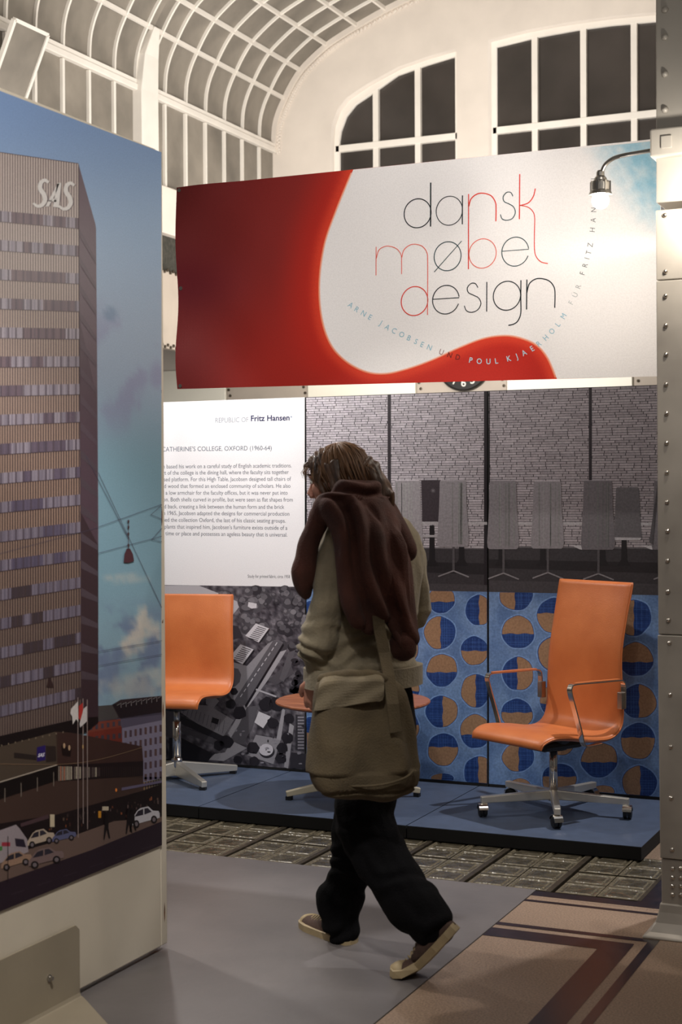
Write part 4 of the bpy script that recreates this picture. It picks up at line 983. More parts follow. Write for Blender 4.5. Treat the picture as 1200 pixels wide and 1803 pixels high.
for x, y in ((1170, 379), (1171, 478), (1171, 521), (1171.5, 573), (1172, 624), (1172, 677), (1173, 728), (1173, 780), (1173.5, 832), (1174, 884), (1175, 935), (1175, 987), (1175.5, 1041.5), (1176.5, 1092), (1178, 1132), (1179.5, 1223), (1180.5, 1315), (1181.5, 1405), (1183, 1496)):
    o = rivet(x, y, YP0+.001); z = o.location.z
    s_ = link('rivet', rv, None, po); loc(s_, po); s_.location = (X0P(z)+.001, YP0+.05, z); s_.rotation_euler = (0, 0, -math.pi/2)
    for dx in (.16, .4):
        s_ = link('rivet', rv, None, po); loc(s_, po); s_.location = (o.location.x+dx, YP0+.001, z)
for y in (1529, 1545, 1560, 1575):
    for x in (1184, 1198, 1212, 1226): rivet(x, y, YP0+.006)
for y in (-45, 17, 65, 130, 193):
    for x in (1170, 1240): rivet(x, y, YP0+.03, rw)
# wall lamp: arm, stepped socket, bulb
def lamp(base, out, drop, label, name='bracket_lamp', power=60, grp=None):
    b = Vector(base); o_ = Vector(out); L_ = thing(name, label, 'lamp', b)
    s_ = b+o_*.16+Vector((0, 0, -.012)); e = b+o_*.205+Vector((0, 0, -.02))
    d = Vector((e.x, e.y, b.z-drop))
    path = [b, b+o_*.06+Vector((0, 0, -.004)), b+o_*.13+Vector((0, 0, -.010)), b+o_*.165+Vector((0, 0, -.020)), Vector((0, 0, 0))+b+o_*.19+Vector((0, 0, -.040)), Vector((e.x, e.y, b.z-.075)), d]
    path = [Vector(q) for q in spline([tuple(p) for p in path], 4)]
    loc(MB().tube(path, .0075, 10).build('arm', 'steel', L_, smooth=True), L_)
    loc(MB().tube([b-o_*.004, b+o_*.008], .026, 14).build('wall_rose', 'steel', L_), L_)
    pr = [(.010, .006), (.014, .0), (.015, -.014), (.022, -.022), (.024, -.03), (.033, -.034), (.035, -.04), (.035, -.066), (.038, -.07), (.041, -.078), (.043, -.083), (.034, -.081), (.02, -.07)]
    loc(MB().lathe(pr, tuple(d), 24).build('socket', 'steel', L_, smooth=False), L_)
    for k in range(8):
        a = k*math.pi/4; c_ = d+Vector((math.cos(a)*.036, math.sin(a)*.036, 0)); loc(MB().bar([c_+Vector((0, 0, -.034)), c_+Vector((0, 0, -.07))], .006, .004, (math.cos(a), math.sin(a), 0)).build('socket_rib', 'steel', L_), L_)
    bc2 = d+Vector((0, 0, -.102))
    loc(MB().ell(bc2, (.031, .031, .031), seg=20, rg=12).build('light_bulb', 'bulb', L_, smooth=True), L_)
    point(name+'_light', bc2+Vector((0, 0, -.05)), power, .03, (1, .93, .84))
    return L_
lb = P(1150, 264, Y=5.36); lb.x = -1.176
dz = lb.z-P(1056, 303, Y=5.36).z
lamp(lb, (-1, 0, 0), dz, 'chrome bracket lamp with a glowing bulb, over the right end of the banner', power=11)
lamp(Vector((-.93, YP0-.014, lb.z)), (0, -1, 0), dz, 'chrome bracket lamp on the column face, at the right frame edge', power=14)

# ================================================================== CHAIRS
def rot2(x, y, a): return x*math.cos(a)-y*math.sin(a), x*math.sin(a)+y*math.cos(a)
def shell(profile, widths, th, nx=14, rnd=.03):
    """padded shell: profile = [(forward, up)], widths = half width at each point"""
    pr = spline([(a, b, w_) for (a, b), w_ in zip(profile, widths)], 6); rings = []
    N = len(pr)
    for i, (u, z, hw) in enumerate(pr):
        a = pr[max(i-1, 0)]; b = pr[min(i+1, N-1)]; t = Vector((b[0]-a[0], b[1]-a[1])).normalized(); n_ = Vector((-t.y, t.x))   # normal, towards sitter
        e = min(i, N-1-i)*1.0; k = th/2*(min(1, .45+e*.22)); ring = []
        for s_ in range(nx*2):
            ang = 2*math.pi*s_/(nx*2); cx, cy = math.cos(ang), math.sin(ang)
            px_ = math.copysign(abs(cx)**.28, cx); py_ = math.copysign(abs(cy)**.8, cy)
            ring.append((u-n_.x*-py_*k, px_*hw, z-n_.y*-py_*k))
        rings.append(ring)
    m_ = MB(); m_.loft(rings); return m_
def star(mb_list, n, r, a0, zc, w0, w1, h0, h1, zend):
    out = []
    for k in range(n):
        a = a0+2*math.pi*k/n; d = Vector((math.cos(a), math.sin(a), 0))
        p0 = d*.012+Vector((0, 0, zc)); p1 = d*r+Vector((0, 0, zend))
        out.append((MB().bar([p0, p1], [w0, w1], [h0, h1]), d, p1))
    return out
def chair(name, label, loc_, face, high, arms, castors, legs, a0, r, seat_z):
    c = thing(name, label, 'chair', loc_, rz=face)
    if high:
        pf_ = [(.300, seat_z-.035), (.285, seat_z-.006), (.22, seat_z+.012), (.10, seat_z+.002), (-.03, seat_z-.018), (-.125, seat_z-.016), (-.185, seat_z+.02), (-.205, seat_z+.09), (-.205, seat_z+.22), (-.212, seat_z+.36), (-.245, seat_z+.52), (-.275, seat_z+.64), (-.285, seat_z+.685)]
        wd = [.225, .235, .245, .25, .252, .252, .25, .247, .24, .232, .232, .236, .236]
    else:
        pf_ = [(.27, seat_z-.045), (.262, seat_z-.012), (.20, seat_z+.006), (.08, seat_z), (-.05, seat_z-.014), (-.14, seat_z-.008), (-.195, seat_z+.03), (-.212, seat_z+.10), (-.215, seat_z+.22), (-.225, seat_z+.36), (-.245, seat_z+.475), (-.25, seat_z+.50)]
        wd = [.188, .195, .20, .215, .235, .245, .25, .25, .246, .243, .242, .24]
    sh = shell(pf_, wd, .038)
    o = sh.build('seat_shell', 'leather', c, smooth=True)
    # welt along the shell's rim
    pr = spline([(a, b, w_) for (a, b), w_ in zip(pf_, wd)], 6)
    rim = [(u, w_+.001, z) for u, z, w_ in pr]+[(u, -w_-.001, z) for u, z, w_ in reversed(pr)]
    MB().tube(rim, .0035, 6).build('welt', 'leather', c, smooth=True)
    zh = .108 if castors else .115
    MB().lathe([(.062, 0), (.07, .01), (.075, .03), (.09, .052)], (0.0, 0, seat_z-.088), 20).build('seat_mount', 'black', c, smooth=False)
    if castors:
        MB().box((-.13, -.075, seat_z-.085), (.13, .075, seat_z-.03)).build('tilt_mechanism', 'black', c, bevel=.02)
        MB().tube([(-.02, -.08, seat_z-.06), (-.02, -.13, seat_z-.065), (-.02, -.13, seat_z-.1), (.02, -.13, seat_z-.105), (-.04, -.13, seat_z-.102)], .003, 6).build('height_lever', 'chrome', c)
    cr_ = .0195 if castors else .0225
    MB().lathe([(cr_, zh-.02), (cr_, .285 if castors else seat_z-.15), (cr_-.003, .287 if castors else seat_z-.148)], (0, 0, 0), 24).build('column_sleeve', 'chrome', c, smooth=True)
    MB().lathe([(.016, .28 if castors else seat_z-.16), (.016, seat_z-.07)], (0, 0, 0), 20).build('gas_lift', 'black' if castors else 'steel', c, smooth=True)
    MB().lathe([(.026, zh-.05), (.03, zh-.04), (.03, zh-.008), (.024, zh)], (0, 0, 0), 24).build('hub', 'chrome', c)
    for mb_, d, p1 in star(None, legs, r, a0-face, zh-.022 if castors else zh-.055, .034, .03, .046 if castors else .075, .03, .078 if castors else .03):
        lg = mb_.build('leg', 'polished', c, bevel=.004)
        if castors:
            n_ = Vector((-d.y, d.x, 0)); q_ = p1+d*.0; ca = random.uniform(0, 6)
            e_ = Vector((math.cos(ca), math.sin(ca), 0)); s_ = Vector((-e_.y, e_.x, 0)); cc = q_-d*.006+e_*.012; cc.z = .0295
            MB().tube([(q_-d*.012), (cc.x, cc.y, .045)], .006, 8).build('castor_stem', 'chrome', lg)
            ax = (e_, Vector((0, 0, 1)), s_)
            for sg in (1, -1):
                m_ = MB(); R_ = []
                for rr_, tt in ((.004, .003), (.028, .003), (.0285, .014), (.023, .019), (.004, .021)):
                    R_.append([cc+s_*(sg*tt)+(e_*math.cos(2*math.pi*k/20)+Vector((0, 0, 1))*math.sin(2*math.pi*k/20))*rr_ for k in range(20)])
                m_.loft(R_).build('castor_wheel', 'black', lg, smooth=False)
            m_ = MB(); arc = [cc+(e_*math.cos(math.radians(t_))+Vector((0, 0, 1))*math.sin(math.radians(t_)))*.031 for t_ in range(15, 176, 16)]
            m_.bar(arc, .042, .004, tuple(s_.cross(Vector((0, 0, 1))))) if False else m_.loft([[p+s_*.021, p-s_*.021, p-s_*.021+(p-cc).normalized()*.003, p+s_*.021+(p-cc).normalized()*.003] for p in arc])
            m_.build('castor_hood', 'chrome', lg)
        else:
            q_ = p1-d*.02; MB().box((q_.x-.016, q_.y-.016, 0), (q_.x+.016, q_.y+.016, .016)).build('glide', 'black', lg)
    if arms:
        for sg in (1, -1):
            y = sg*.272; z0 = seat_z
            path = [(-.03, z0-.030), (.055, z0-.034), (.085, z0-.02), (.10, z0+.03), (.135, z0+.13), (.165, z0+.215), (.163, z0+.24), (.14, z0+.252), (.0, z0+.25), (-.14, z0+.248), (-.172, z0+.24), (-.182, z0+.215), (-.182, z0+.12)]
            pth = [Vector((u, y, z)) for u, z in spline(path, 4)]
            m_ = MB(); R_ = []
            for i, p in enumerate(pth):
                t = (pth[min(i+1, len(pth)-1)]-pth[max(i-1, 0)]).normalized(); n_ = Vector((-t.z, 0, t.x)); s_ = Vector((0, 1, 0))
                R_.append([p-s_*.0145-n_*.0032, p+s_*.0145-n_*.0032, p+s_*.0145+n_*.0032, p-s_*.0145+n_*.0032])
            m_.loft(R_); ar = m_.build('armrest', 'chrome', c, bevel=.0015, smooth=False)
            MB().box((-.196, y-.022*(sg > 0)-.004, z0+.112), (-.178+.012, y+.022*(sg < 0)+.004, z0+.19)).build('arm_bracket', 'steel', ar, bevel=.003)
            # leather strip on the arm's top
            MB().bar([(u, y, z+.0045) for u, z in ((.13, z0+.252), (.0, z0+.251), (-.15, z0+.248))], .022, .004).build('arm_pad', 'leather', ar)
    return c
chair('swivel_armchair', 'tan leather high-back swivel armchair with chrome arms, on castors at right', (-1.985, 6.80, ZP), math.radians(-119), True, True, True, 5, math.radians(-71), .355, .385)
chair('swivel_chair', 'armless tan leather chair with lower back on four-star foot, half behind the tower board', (-4.03, 6.83, ZP), math.radians(-76.5), False, False, False, 4, math.radians(-36), .345, .455)

# ================================================================== TABLE
tb = thing('coffee_table', 'round walnut-topped low table behind the walking person', 'table', (-2.98, 6.74, ZP))
MB().lathe([(.0, 0), (.345, 0), (.372, .006), (.38, .014), (.378, .02), (.374, .022), (0, .022)], (0, 0, .462), 72).build('table_top', 'wood', tb, smooth=False)
MB().lathe([(.02, .10), (.02, .44), (.07, .455), (.07, .462)], (0, 0, 0), 20).build('stem', 'beige', tb, smooth=True)
for k in range(4):
    a = math.radians(-150+90*k); d = Vector((math.cos(a), math.sin(a), 0))
    l_ = MB().bar([d*.01+Vector((0, 0, .092)), d*.33+Vector((0, 0, .03))], [.03, .03], [.05, .026]).build('leg', 'beige', tb, bevel=.004)
    q_ = d*.315; MB().box((q_.x-.014, q_.y-.014, 0), (q_.x+.014, q_.y+.014, .018)).build('glide', 'black', l_)

# ================================================================== PERSON
H_ = lambda r, f: (Vector((RGT.x, RGT.y, 0)).normalized()*r+Vector((FWD.x, FWD.y, 0)).normalized()*f)
UP = Vector((0, 0, 1))
K = lambda x, y, D: P(x, y, D=D)
g0 = P(640, 1690, Z=0)
per = thing('person', 'person in khaki jacket walking left with a brown jumper over the shoulders', 'person', (g0.x, g0.y, 0))
def ploc(o): return loc(o, per)
def chain(mb, pts, seg=12, sub=3, flat=1, side=None):
    """pts (px, py, depth, radius[, radius2 along view]) -> capsule-like loft"""
    q_ = spline([tuple(K(a[0], a[1], a[2]))+(a[3], a[4] if len(a) > 4 else a[3]) for a in pts], sub)
    V = [Vector(a[:3]) for a in q_]; rings = []; N = len(V)
    def ring(c, t, r1, r2):
        u = t.cross(FWD); u = u.normalized() if u.length > .1 else t.cross(UP).normalized(); v = u.cross(t).normalized()
        return [c+u*math.cos(2*math.pi*k/seg)*r1+v*math.sin(2*math.pi*k/seg)*r2 for k in range(seg)]
    for i in range(N):
        t = (V[min(i+1, N-1)]-V[max(i-1, 0)]).normalized(); r1, r2 = q_[i][3], q_[i][4]
        if i == 0:
            for e in (.95, .6): rings.append(ring(V[0]-t*r1*e*.8, t, r1*math.sqrt(1-e*e), r2*math.sqrt(1-e*e)))
        rings.append(ring(V[i], t, r1, r2))
        if i == N-1:
            for e in (.6, .95): rings.append(ring(V[i]+t*r1*e*.8, t, r1*math.sqrt(1-e*e), r2*math.sqrt(1-e*e)))
    mb.loft(rings)
SD = (H_(.7, .7)).normalized(); BK_ = H_(.7, -.7).normalized()
def torso(mb, rows, dx=0):
    R_ = []
    for py_, cx, D, hw, hd in [tuple(r) for r in spline([tuple(map(float, r)) for r in rows], 3)]:
        c = K(cx, py_, D); R_.append([c+SD*(math.copysign(abs(math.cos(a))**.85, math.cos(a))*hw)+BK_*(math.copysign(abs(math.sin(a))**.85, math.sin(a))*hd) for a in [2*math.pi*k/28 for k in range(28)]])
    mb.loft(R_)
def nz(v, f, s=0): return noise.noise(Vector((v.x*f[0]+s, v.y*f[1]+s, v.z*f[2])))
# ---- body: head, neck, trunk, arms, hands as one surface
HO = K(596, 840, 5.09); pit = math.radians(13)
hf = H_(-.95, .28).normalized(); hF = hf*math.cos(pit)-UP*math.sin(pit); hU = UP*math.cos(pit)+hf*math.sin(pit); hS = hU.cross(hF).normalized()   # hS = person's left
if hS.dot(FWD) > 0: hS = -hS
hp = lambda f, u, s=0: HO+hF*f+hU*u+hS*s
bm_ = MB(); ax = (hF, hS, hU)
bm_.ell(hp(-.012, .012), (.095, .073, .086), ax); bm_.ell(hp(.036, -.03), (.06, .056, .082), ax); bm_.ell(hp(.052, -.088), (.034, .034, .026), ax)
bm_.ell(hp(.083, .022), (.016, .044, .013), ax); bm_.ell(hp(.088, -.064), (.013, .022, .013), ax); bm_.ell(hp(.092, -.061), (.009, .018, .005), ax)
bm_.tube([hp(.086, .014), hp(.1, -.012), hp(.114, -.036)], [.008, .009, .0125], 10); bm_.ell(hp(.104, -.041), (.013, .017, .009), ax)
for s_ in (1, -1):
    bm_.ell(hp(.062, -.025, s_*.036), (.03, .02, .03), ax); bm_.ell(hp(.002, -.02, s_*.076), (.019, .009, .03), ax)
    bm_.ell(hp(.078, .004, s_*.031), (.012, .013, .009), ax)
chain(bm_, [(608, 880, 5.11, .055), (626, 915, 5.14, .058), (640, 960, 5.15, .08)])
torso(bm_, [(930, 650, 5.15, .13, .07), (1000, 650, 5.15, .16, .1), (1100, 642, 5.15, .14, .1), (1200, 640, 5.16, .16, .12), (1270, 642, 5.15, .14, .11)])
chain(bm_, [(600, 940, 5.03, .04), (578, 1020, 5.0, .038), (562, 1110, 5.0, .034), (560, 1150, 5.04, .032), (556, 1188, 5.06, .026)])
chain(bm_, [(700, 945, 5.28, .04), (722, 1020, 5.32, .038), (728, 1075, 5.36, .034), (706, 1100, 5.5, .03), (690, 1118, 5.58, .026)])
def hand(w_, d, across, sc=1, curl=.4, nrm_=None):
    """w_ wrist point, d direction of the hand, across towards the thumb side"""
    d = d.normalized(); across = (across-d*across.dot(d)).normalized(); n_ = d.cross(across).normalized()
    if nrm_ is not None and n_.dot(nrm_) < 0: n_ = -n_
    pc = w_+d*.045*sc; bm_.ell(pc, (.05*sc, .041*sc, .017*sc), (d, across, n_), 14, 8); bm_.tube([w_-d*.03, w_+d*.02], [.026, .024], 10)
    for k, (o_, L_) in enumerate(((.030, .072), (.010, .08), (-.011, .075), (-.030, .058))):
        b_ = w_+d*.082*sc+across*o_*sc; pts = [b_-d*.02]; cur_ = d.copy()
        for j in range(3):
            pts.append(pts[-1]+cur_*L_*(.5, .32, .24)[j]*sc*1.1); cur_ = (cur_*math.cos(curl)+n_*math.sin(curl)).normalized()
        bm_.tube(pts, [.0092, .0088, .0082, .0066], 8)
    t0 = w_+d*.022+across*.022; bm_.tube([t0, t0+d*.026+across*.022+n_*.006, t0+d*.05+across*.028+n_*.014, t0+d*.07+across*.026+n_*.022], [.0135, .0115, .010, .007], 8)
wl_ = K(555, 1192, 5.05); hand(wl_, K(553, 1222, 5.07)-wl_, H_(-1, .3), .92, .42, H_(1, .2))
wr_ = K(690, 1118, 5.58); hand(wr_, K(672, 1128, 5.7)-wr_, UP, .92, .5)
# hips and legs inside the jeans, ankles inside the shoes
chain(bm_, [(640, 1230, 5.14, .1), (650, 1330, 5.06, .07), (650, 1440, 4.98, .06), (690, 1540, 4.92, .045), (745, 1610, 4.83, .035), (776, 1640, 4.79, .03)])
chain(bm_, [(645, 1230, 5.17, .1), (636, 1330, 5.2, .07), (618, 1440, 5.22, .055), (608, 1560, 5.22, .045), (606, 1625, 5.22, .035), (608, 1648, 5.21, .03)])
bo = ploc(link('body', remesh(bm_, .0034, 4), 'skin', None)); bo.parent = per
for s_ in (1, -1):
    e_ = MB().ell(hp(.0825, .0035, s_*.031), (.0105, .011, .0095), ax).build('eye', 'num', per, smooth=True); ploc(e_)
    e2 = MB().ell(hp(.0905, .0025, s_*.032), (.0035, .005, .005), ax).build('iris', 'black', e_, smooth=True)
    eb = MB().tube([hp(.092, .026, s_*.014), hp(.094, .031, s_*.03), hp(.08, .027, s_*.048)], [.003, .004, .002], 6).build('eyebrow', 'hair', per, smooth=True); ploc(eb)
    ploc(MB().tube([hp(.089, .011, s_*.016), hp(.093, .0125, s_*.03), hp(.082, .008, s_*.043)], [.0015, .0022, .0015], 6).build('eyelash', 'black', per, smooth=True))
# ---- hair
hm = MB()
hm.ell(hp(-.022, .014), (.103, .087, .093), ax); hm.ell(hp(.018, .05), (.075, .08, .058), ax); hm.ell(hp(-.06, -.03), (.062, .082, .085), ax)
hm.tube([hp(-.075, .0), hp(-.115, -.05), hp(-.143, -.105), hp(-.150, -.145)], [.07, .052, .036, .02], 12)
hm.tube([hp(-.05, -.05, .04), hp(-.085, -.10, .055), hp(-.105, -.15, .06)], [.045, .04, .02], 10)
hm.tube([hp(-.05, -.05, -.04), hp(-.07, -.10, -.06), hp(-.08, -.14, -.06)], [.045, .035, .02], 10)
for s_ in (1, -1):
    hm.tube([hp(.045, .05, s_*.058), hp(.042, .0, s_*.07), hp(.034, -.05, s_*.074), hp(.025, -.1, s_*.07)], [.02, .018, .016, .012], 10)
    hm.tube([hp(-.01, .045, s_*.07), hp(-.015, .0, s_*.082), hp(-.02, -.05, s_*.087), hp(-.02, -.11, s_*.08)], [.03, .026, .026, .02], 10)
    hm.tube([hp(.03, .085, s_*.03), hp(.07, .07, s_*.035), hp(.09, .056, s_*.04)], [.02, .015, .006], 10)
hm.tube([hp(.03, .09, 0), hp(.075, .078, 0), hp(.1, .064, .005), hp(.114, .05, .01)], [.02, .014, .009, .003], 10)
def hd(co):
    r = co-HO; a = math.atan2(r.dot(hS), r.dot(hU)+.25); f_ = r.dot(hF)
    return .0045*math.sin(f_*210+9*noise.noise(co*9))+.004*noise.noise(Vector((f_*60, r.dot(hS)*50, r.dot(hU)*9)))
hr_ = ploc(link('hair', remesh(hm, .004, 8, hd), 'hair', None)); hr_.parent = per
rn = random.Random(3); stn = MB()
for k in range(210):
    s0 = rn.uniform(-.25, 1.0); th = rn.uniform(-.6, 1.75)       # side angle, direction angle
    f0, f1 = math.cos(th*1.3), s0
    pts = []
    L_ = rn.uniform(.6, 1); wv = rn.uniform(-.012, .012)
    az = rn.uniform(-2.9, -.35) if k % 3 else rn.uniform(-.35, .5)
    for j in range(8):
        t_ = j/7*L_; el = math.radians(88-t_*(125 if az < -.4 else 82))
        dirv = hF*(math.cos(az)*math.cos(el))+hS*(-math.sin(az)*math.cos(el))+hU*math.sin(el)
        rr_ = Vector((dirv.dot(hF)*.112, dirv.dot(hS)*.095, dirv.dot(hU)*.101)); drop = max(0, t_-.72)
        p_ = hp(-.018+rr_.x-.09*drop, .012+rr_.z-.12*drop, rr_.y*(1+.2*drop))+hS*wv*math.sin(t_*5)+UP*.002*math.sin(j+k); pts.append(p_)
    stn.tube(pts, [.0013]*7+[.0005], 4)
for k in range(14):   # loose ends at the brow and behind
    a_0 = hp(.095+rn.uniform(-.01, .01), .055, rn.uniform(-.01, .04)); stn.tube([a_0, a_0+hF*.014-hU*.012, a_0+hF*.012-hU*rn.uniform(.025, .045)], [.0011, .0009, .0004], 4)
    b_0 = hp(-.11, .03-rn.uniform(0, .09), rn.uniform(-.03, .05)); stn.tube([b_0, b_0-hF*.02-hU*.02, b_0-hF*rn.uniform(.03, .045)-hU*rn.uniform(.04, .08)], [.0011, .0009, .0004], 4)
so_ = stn.build('hair_strands', 'hairs', hr_, smooth=True); so_.parent = hr_; so_['kind'] = 'stuff'
# ---- jacket
jm = MB()
torso(jm, [(893, 632, 5.12, .075, .07), (908, 642, 5.13, .14, .095), (930, 650, 5.14, .185, .115), (970, 653, 5.15, .205, .13), (1030, 650, 5.15, .203, .14), (1090, 645, 5.15, .195, .135), (1140, 641, 5.15, .195, .14), (1170, 640, 5.15, .205, .15), (1203, 640, 5.15, .212, .155)])
chain(jm, [(606, 928, 5.02, .068), (592, 965, 4.99, .064), (585, 1000, 4.98, .06), (578, 1050, 4.975, .058), (569, 1095, 4.98, .057), (559, 1128, 4.99, .06), (552, 1146, 5.01, .055), (557, 1162, 5.03, .048), (562, 1180, 5.05, .045), (562, 1194, 5.06, .042)])
chain(jm, [(692, 935, 5.26, .068), (712, 970, 5.3, .066), (722, 1010, 5.32, .063), (727, 1050, 5.35, .06), (726, 1078, 5.38, .056), (708, 1098, 5.5, .05), (694, 1115, 5.57, .042)])
def jd(co):
    v = .010*nz(co, (9, 9, 5))+.006*nz(co, (22, 22, 16), 5)
    y_ = (co.z-K(560, 1140, 5).z); v += .007*math.sin(co.z*130+9*nz(co, (8, 8, 8)))*math.exp(-(y_/.07)**2)
    return v
jk = ploc(link('jacket', remesh(jm, .006, 5, jd), 'jacket', None)); jk.parent = per
# collar, hem band, pocket button
R_ = []
for py_ in (1172, 1206):
    c = K(640, py_, 5.15); R_.append([c+SD*(math.copysign(abs(math.cos(a))**.85, math.cos(a))*.222)+BK_*(math.copysign(abs(math.sin(a))**.85, math.sin(a))*.165) for a in [2*math.pi*k/40 for k in range(40)]])
hb = MB().loft(R_).build('hem_band', 'jacket', jk, smooth=False); hb.parent = jk
c_ = K(664, 1192, 4.985)
# ---- jeans
lm = MB()
torso(lm, [(1150, 642, 5.15, .15, .11), (1230, 645, 5.15, .18, .13), (1290, 646, 5.14, .185, .13), (1320, 646, 5.13, .16, .11)])
chain(lm, [(655, 1290, 5.08, .105), (650, 1360, 5.04, .105), (640, 1420, 5.0, .1), (643, 1450, 4.985, .098), (664, 1500, 4.96, .094), (694, 1548, 4.92, .09), (722, 1585, 4.87, .092), (744, 1610, 4.83, .085), (760, 1632, 4.79, .073)], 14)
chain(lm, [(640, 1290, 5.2, .1), (636, 1380, 5.22, .092), (628, 1450, 5.22, .082), (619, 1510, 5.22, .072), (609, 1560, 5.22, .071), (599, 1585, 5.22, .08), (598, 1612, 5.22, .074), (604, 1638, 5.215, .058), (606, 1650, 5.21, .052)], 14)
def ld(co): return .009*nz(co, (10, 10, 14))+.006*math.sin(co.z*70+8*nz(co, (7, 7, 7)))*max(0, 1-co.z/.75)
jn = ploc(link('jeans', remesh(lm, .0065, 5, ld), 'jeans', None)); jn.parent = per
# ---- shoes
def shoe(path, up0, name='shoe'):
    sh = thing(name, '', '', kind='x'); del sh['kind']
    pv = [Vector(p) for p in spline([tuple(p) for p in path], 5)]
    Ls = [0]
    for a, b in zip(pv, pv[1:]): Ls.append(Ls[-1]+(b-a).length)
    def at(t):
        L_ = t*Ls[-1]
        for i in range(len(pv)-1):
            if L_ <= Ls[i+1]+1e-9 or i == len(pv)-2:
                k = (L_-Ls[i])/(Ls[i+1]-Ls[i]); return pv[i].lerp(pv[i+1], k), (pv[min(i+1, len(pv)-1)]-pv[i]).normalized()
    secs = [(-.01, .012, .06), (.02, .030, .08), (.12, .036, .088), (.28, .036, .085), (.42, .036, .07), (.58, .042, .056), (.72, .047, .048), (.85, .045, .046), (.93, .037, .042), (.98, .024, .033), (1.005, .006, .02)]
    up_, sol, cap = MB(), MB(), MB(); Ru, Rs, Rc = [], [], []
    for t, hw, ht in secs:
        c, f_ = at(min(max(t, 0), 1)); c = c+f_*(t-min(max(t, 0), 1))*Ls[-1]; s_ = f_.cross(up0).normalized(); u_ = s_.cross(f_).normalized()
        prof_ = [(-1, .022), (-1.0, .45), (-.8, .8), (-.4, .98), (0, 1), (.4, .98), (.8, .8), (1, .45), (1, .022)]
        Ru.append([c+s_*(hw*.93*a)+u_*(max(.018, b*ht) if b < 1.1 else b) for a, b in prof_])
        Rs.append([c+s_*hw*1.06*a+u_*b for a, b in ((-1, .002), (-1.02, .026), (-.9, .028), (.9, .028), (1.02, .026), (1, .002), (.6, 0), (-.6, 0))])
        if t > .8: Rc.append([c+s_*(hw*1.0*a)+u_*(max(.018, b*ht)+.003) for a, b in prof_])
    a = up_.loft(Ru).build('upper', 'shoe', None, smooth=True); b = sol.loft(Rs).build('sole', 'sole', None); d = cap.loft(Rc).build('toe_cap', 'sole', None, smooth=True)
    lc = MB()
    for k in range(5):
        c, f_ = at(.48+.07*k); s_ = f_.cross(up0).normalized(); u_ = s_.cross(f_).normalized(); ht = (.068-.0035*k*1.2)
        lc.tube([c-s_*.022+u_*(ht-.012), c+u_*(ht+.002), c+s_*.022+u_*(ht-.012)], .0028, 6)
    e = lc.build('laces', 'sole', None, smooth=True)
    bpy.data.objects.remove(sh); return a, b, d, e
F1 = [P(621, 1664, Z=0)+Vector((0, 0, 0)), P(578, 1650, Z=0), P(538, 1628, Z=0)]
tz = P(726, 1724, Z=0)
F2 = [K(808, 1636, 4.76), K(774, 1674, 4.77), P(744, 1704, Z=.03), P(718, 1719, Z=.006), P(688, 1713, Z=.01)]
def norm_len(F, L_):
    return F
u2 = H_(-.65, .05)*1+UP*.85
for F, uu in ((F1, UP), (F2, (UP*.75+H_(-.65, .25)).normalized())):
    a, b, d, e = shoe(F, uu); a.name = 'shoe'; a.parent = per; ploc(a)
    for q_ in (b, d, e): q_.parent = a
# ---- jumper slung over the shoulders
sw = MB()
chain(sw, [(563, 908, 4.95, .034), (573, 888, 4.93, .036), (598, 873, 4.93, .037), (628, 866, 4.96, .038), (652, 872, 5.0, .04), (678, 898, 5.04, .042), (702, 932, 5.06, .04), (716, 965, 5.06, .038)])
chain(sw, [(588, 894, 4.92, .04), (612, 890, 4.93, .046), (648, 900, 4.97, .05), (680, 924, 5.0, .05)])
chain(sw, [(560, 905, 4.96, .032), (550, 940, 4.96, .034), (541, 975, 4.97, .04), (536, 1005, 4.98, .044), (535, 1030, 4.99, .036), (541, 1048, 5.0, .018)])
chain(sw, [(580, 892, 4.905, .032), (596, 925, 4.885, .03), (610, 965, 4.88, .032), (618, 1010, 4.885, .036), (622, 1055, 4.89, .038), (625, 1090, 4.9, .03)])
chain(sw, [(625, 905, 4.93, .055), (645, 950, 4.91, .058), (655, 1010, 4.91, .06), (660, 1065, 4.92, .056), (655, 1095, 4.93, .04)])
chain(sw, [(655, 910, 4.97, .055), (682, 950, 4.95, .055), (698, 1010, 4.95, .055), (706, 1065, 4.96, .052), (709, 1105, 4.97, .044)])
chain(sw, [(700, 1090, 4.955, .046), (708, 1120, 4.955, .046), (709, 1136, 4.955, .044)])
def sdp(co):
    r = co-K(640, 860, 5); a = r.dot(RGT); z_ = -r.z
    ph = a*105-z_*38 if z_ > .03 else a*30+r.z*160
    mk = sm(-.17, -.11, a)*.8+.2; return mk*(.013*math.sin(ph*.7+7*nz(co, (5, 5, 3)))+.014*nz(co, (12, 12, 4)))
s_o = ploc(link('jumper', remesh(sw, .0055, 6, sdp), 'sweater', None)); s_o.parent = per
cf = MB()
chain(cf, [(709, 1128, 4.955, .045), (710, 1146, 4.955, .043)], 20); c_o = cf.build('cuff', 'sweater', s_o, smooth=True); c_o.parent = s_o

for ch_ in per.children: ch_.matrix_parent_inverse = Matrix.Translation(-per.location)
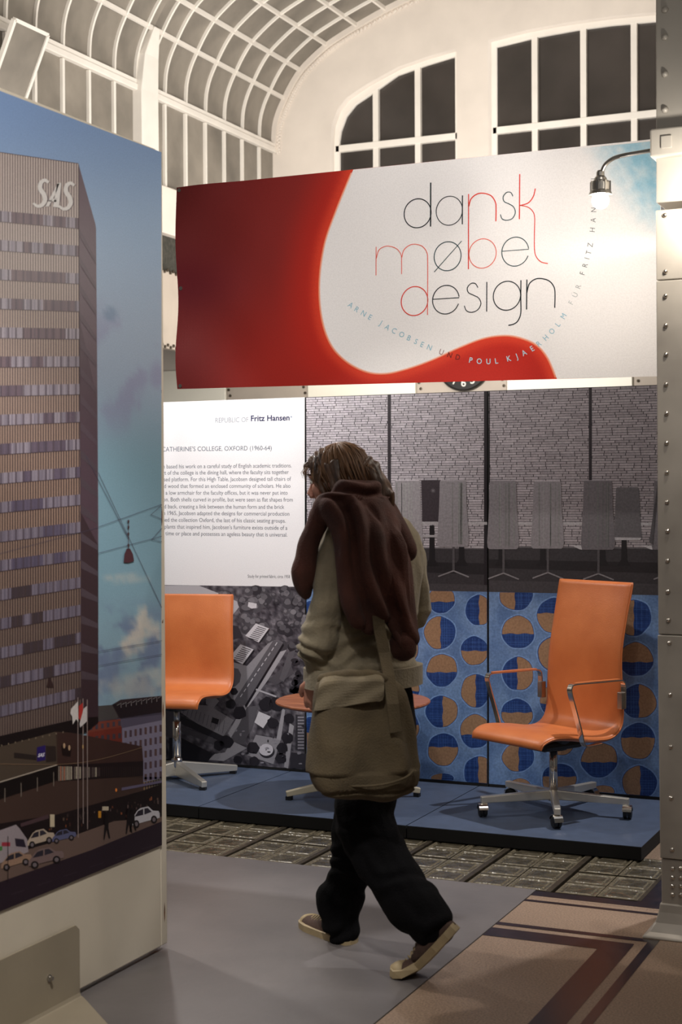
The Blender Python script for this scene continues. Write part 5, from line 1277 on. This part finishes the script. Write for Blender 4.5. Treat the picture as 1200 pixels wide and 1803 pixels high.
# ---- shoulder bag carried by the person
bgp = K(640, 1300, 4.86)
bagt = thing('shoulder_bag', 'olive canvas satchel with a wide flap hanging at the walking person\'s hip', 'bag', (bgp.x, bgp.y, 0))
def bl_(o): return loc(o, bagt)
bu, bv = H_(.97, .24).normalized(), H_(-.24, .97).normalized()
bmB = MB(); R_ = []
for py_, cx, hw, hd_ in [r for r in spline([(1194., 622., .10, .03), (1202., 628., .13, .05), (1225., 634., .152, .062), (1270., 637., .163, .07), (1320., 641., .172, .078), (1360., 644., .174, .08), (1388., 647., .158, .07), (1402., 650., .125, .05), (1408., 652., .08, .03)], 4)]:
    c = K(cx, py_, 4.80); R_.append([c+bu*(math.copysign(abs(math.cos(a))**.7, math.cos(a))*hw)+bv*(math.copysign(abs(math.sin(a))**.7, math.sin(a))*hd_) for a in [2*math.pi*k/32 for k in range(32)]])
bmB.loft(R_)
def bdp(co):
    r = co-K(636, 1235, 4.8); x_, z_ = r.dot(bu), -r.z
    v = .017*math.sin((x_-.02)*46*(1-z_*.9)+2.4*z_+4*nz(co, (4, 4, 3)))*min(1, z_*8 if z_ > 0 else 0)*(1 if z_ < .22 else .4)+.006*nz(co, (12, 12, 9))
    if .275 < z_ < .285: v -= .006
    return v
bl_(link('bag_body', remesh(bmB, .006, 4, bdp), 'bag', bagt))
# flap: curved slab laid over the mouth
fl_top = [(563, 1199), (572, 1191), (600, 1188), (640, 1187), (668, 1188), (676, 1196)]; fl_bot = [(552, 1252), (566, 1251), (598, 1246), (640, 1238), (668, 1234), (676, 1226)]
fm = MB(); Rf = []
for j in range(13):
    t = j/12; row = []
    for (x0_, y0_), (x1_, y1_) in zip(spline(fl_top, 3), spline(fl_bot, 3)):
        x, y = x0_+(x1_-x0_)*t, y0_+(y1_-y0_)*t
        D_ = 4.725-.004*math.sin(t*9+x/13)+.09*max(0, .22-t)**1.2*2-.012*t+.0000*x+((x-620)/260)**2*.12
        row.append((x, y, D_))
    Rf.append([K(*q_) for q_ in row]+[K(q_[0], q_[1], q_[2]+.012) for q_ in reversed(row)])
fm.loft(Rf); bl_(fm.build('flap', 'flapc', bagt, smooth=False, bevel=.003))
# gathered roll of cloth at the mouth, strap, bottom panel seam
rl = MB(); chain(rl, [(566, 1197, 4.78, .02), (590, 1192, 4.77, .022), (625, 1190, 4.765, .02), (660, 1190, 4.77, .018), (676, 1196, 4.78, .014)])
bl_(link('rolled_edge', remesh(rl, .005, 3, lambda co: .004*nz(co, (30, 30, 30))), 'bag', bagt))
st_ = MB().bar([K(x, y, D_) for x, y, D_ in ((664, 1075, 4.90), (668, 1110, 4.885), (676, 1150, 4.86), (684, 1190, 4.79), (691, 1240, 4.735), (697, 1290, 4.725))], .040, .006, tuple(-bv))
bl_(st_.build('strap', 'bag', bagt, bevel=.002))
sm_ = MB(); sm_.tube([K(x, y, D_) for x, y, D_ in spline([(560, 1368, 4.76), (580, 1378, 4.722), (620, 1384, 4.715), (670, 1382, 4.715), (712, 1370, 4.73), (728, 1356, 4.77)], 4)], .004, 6)
bl_(sm_.build('bottom_seam', 'bag', bagt, smooth=True))
MBb = MB(); bpos = K(699, 1330, 4.712)
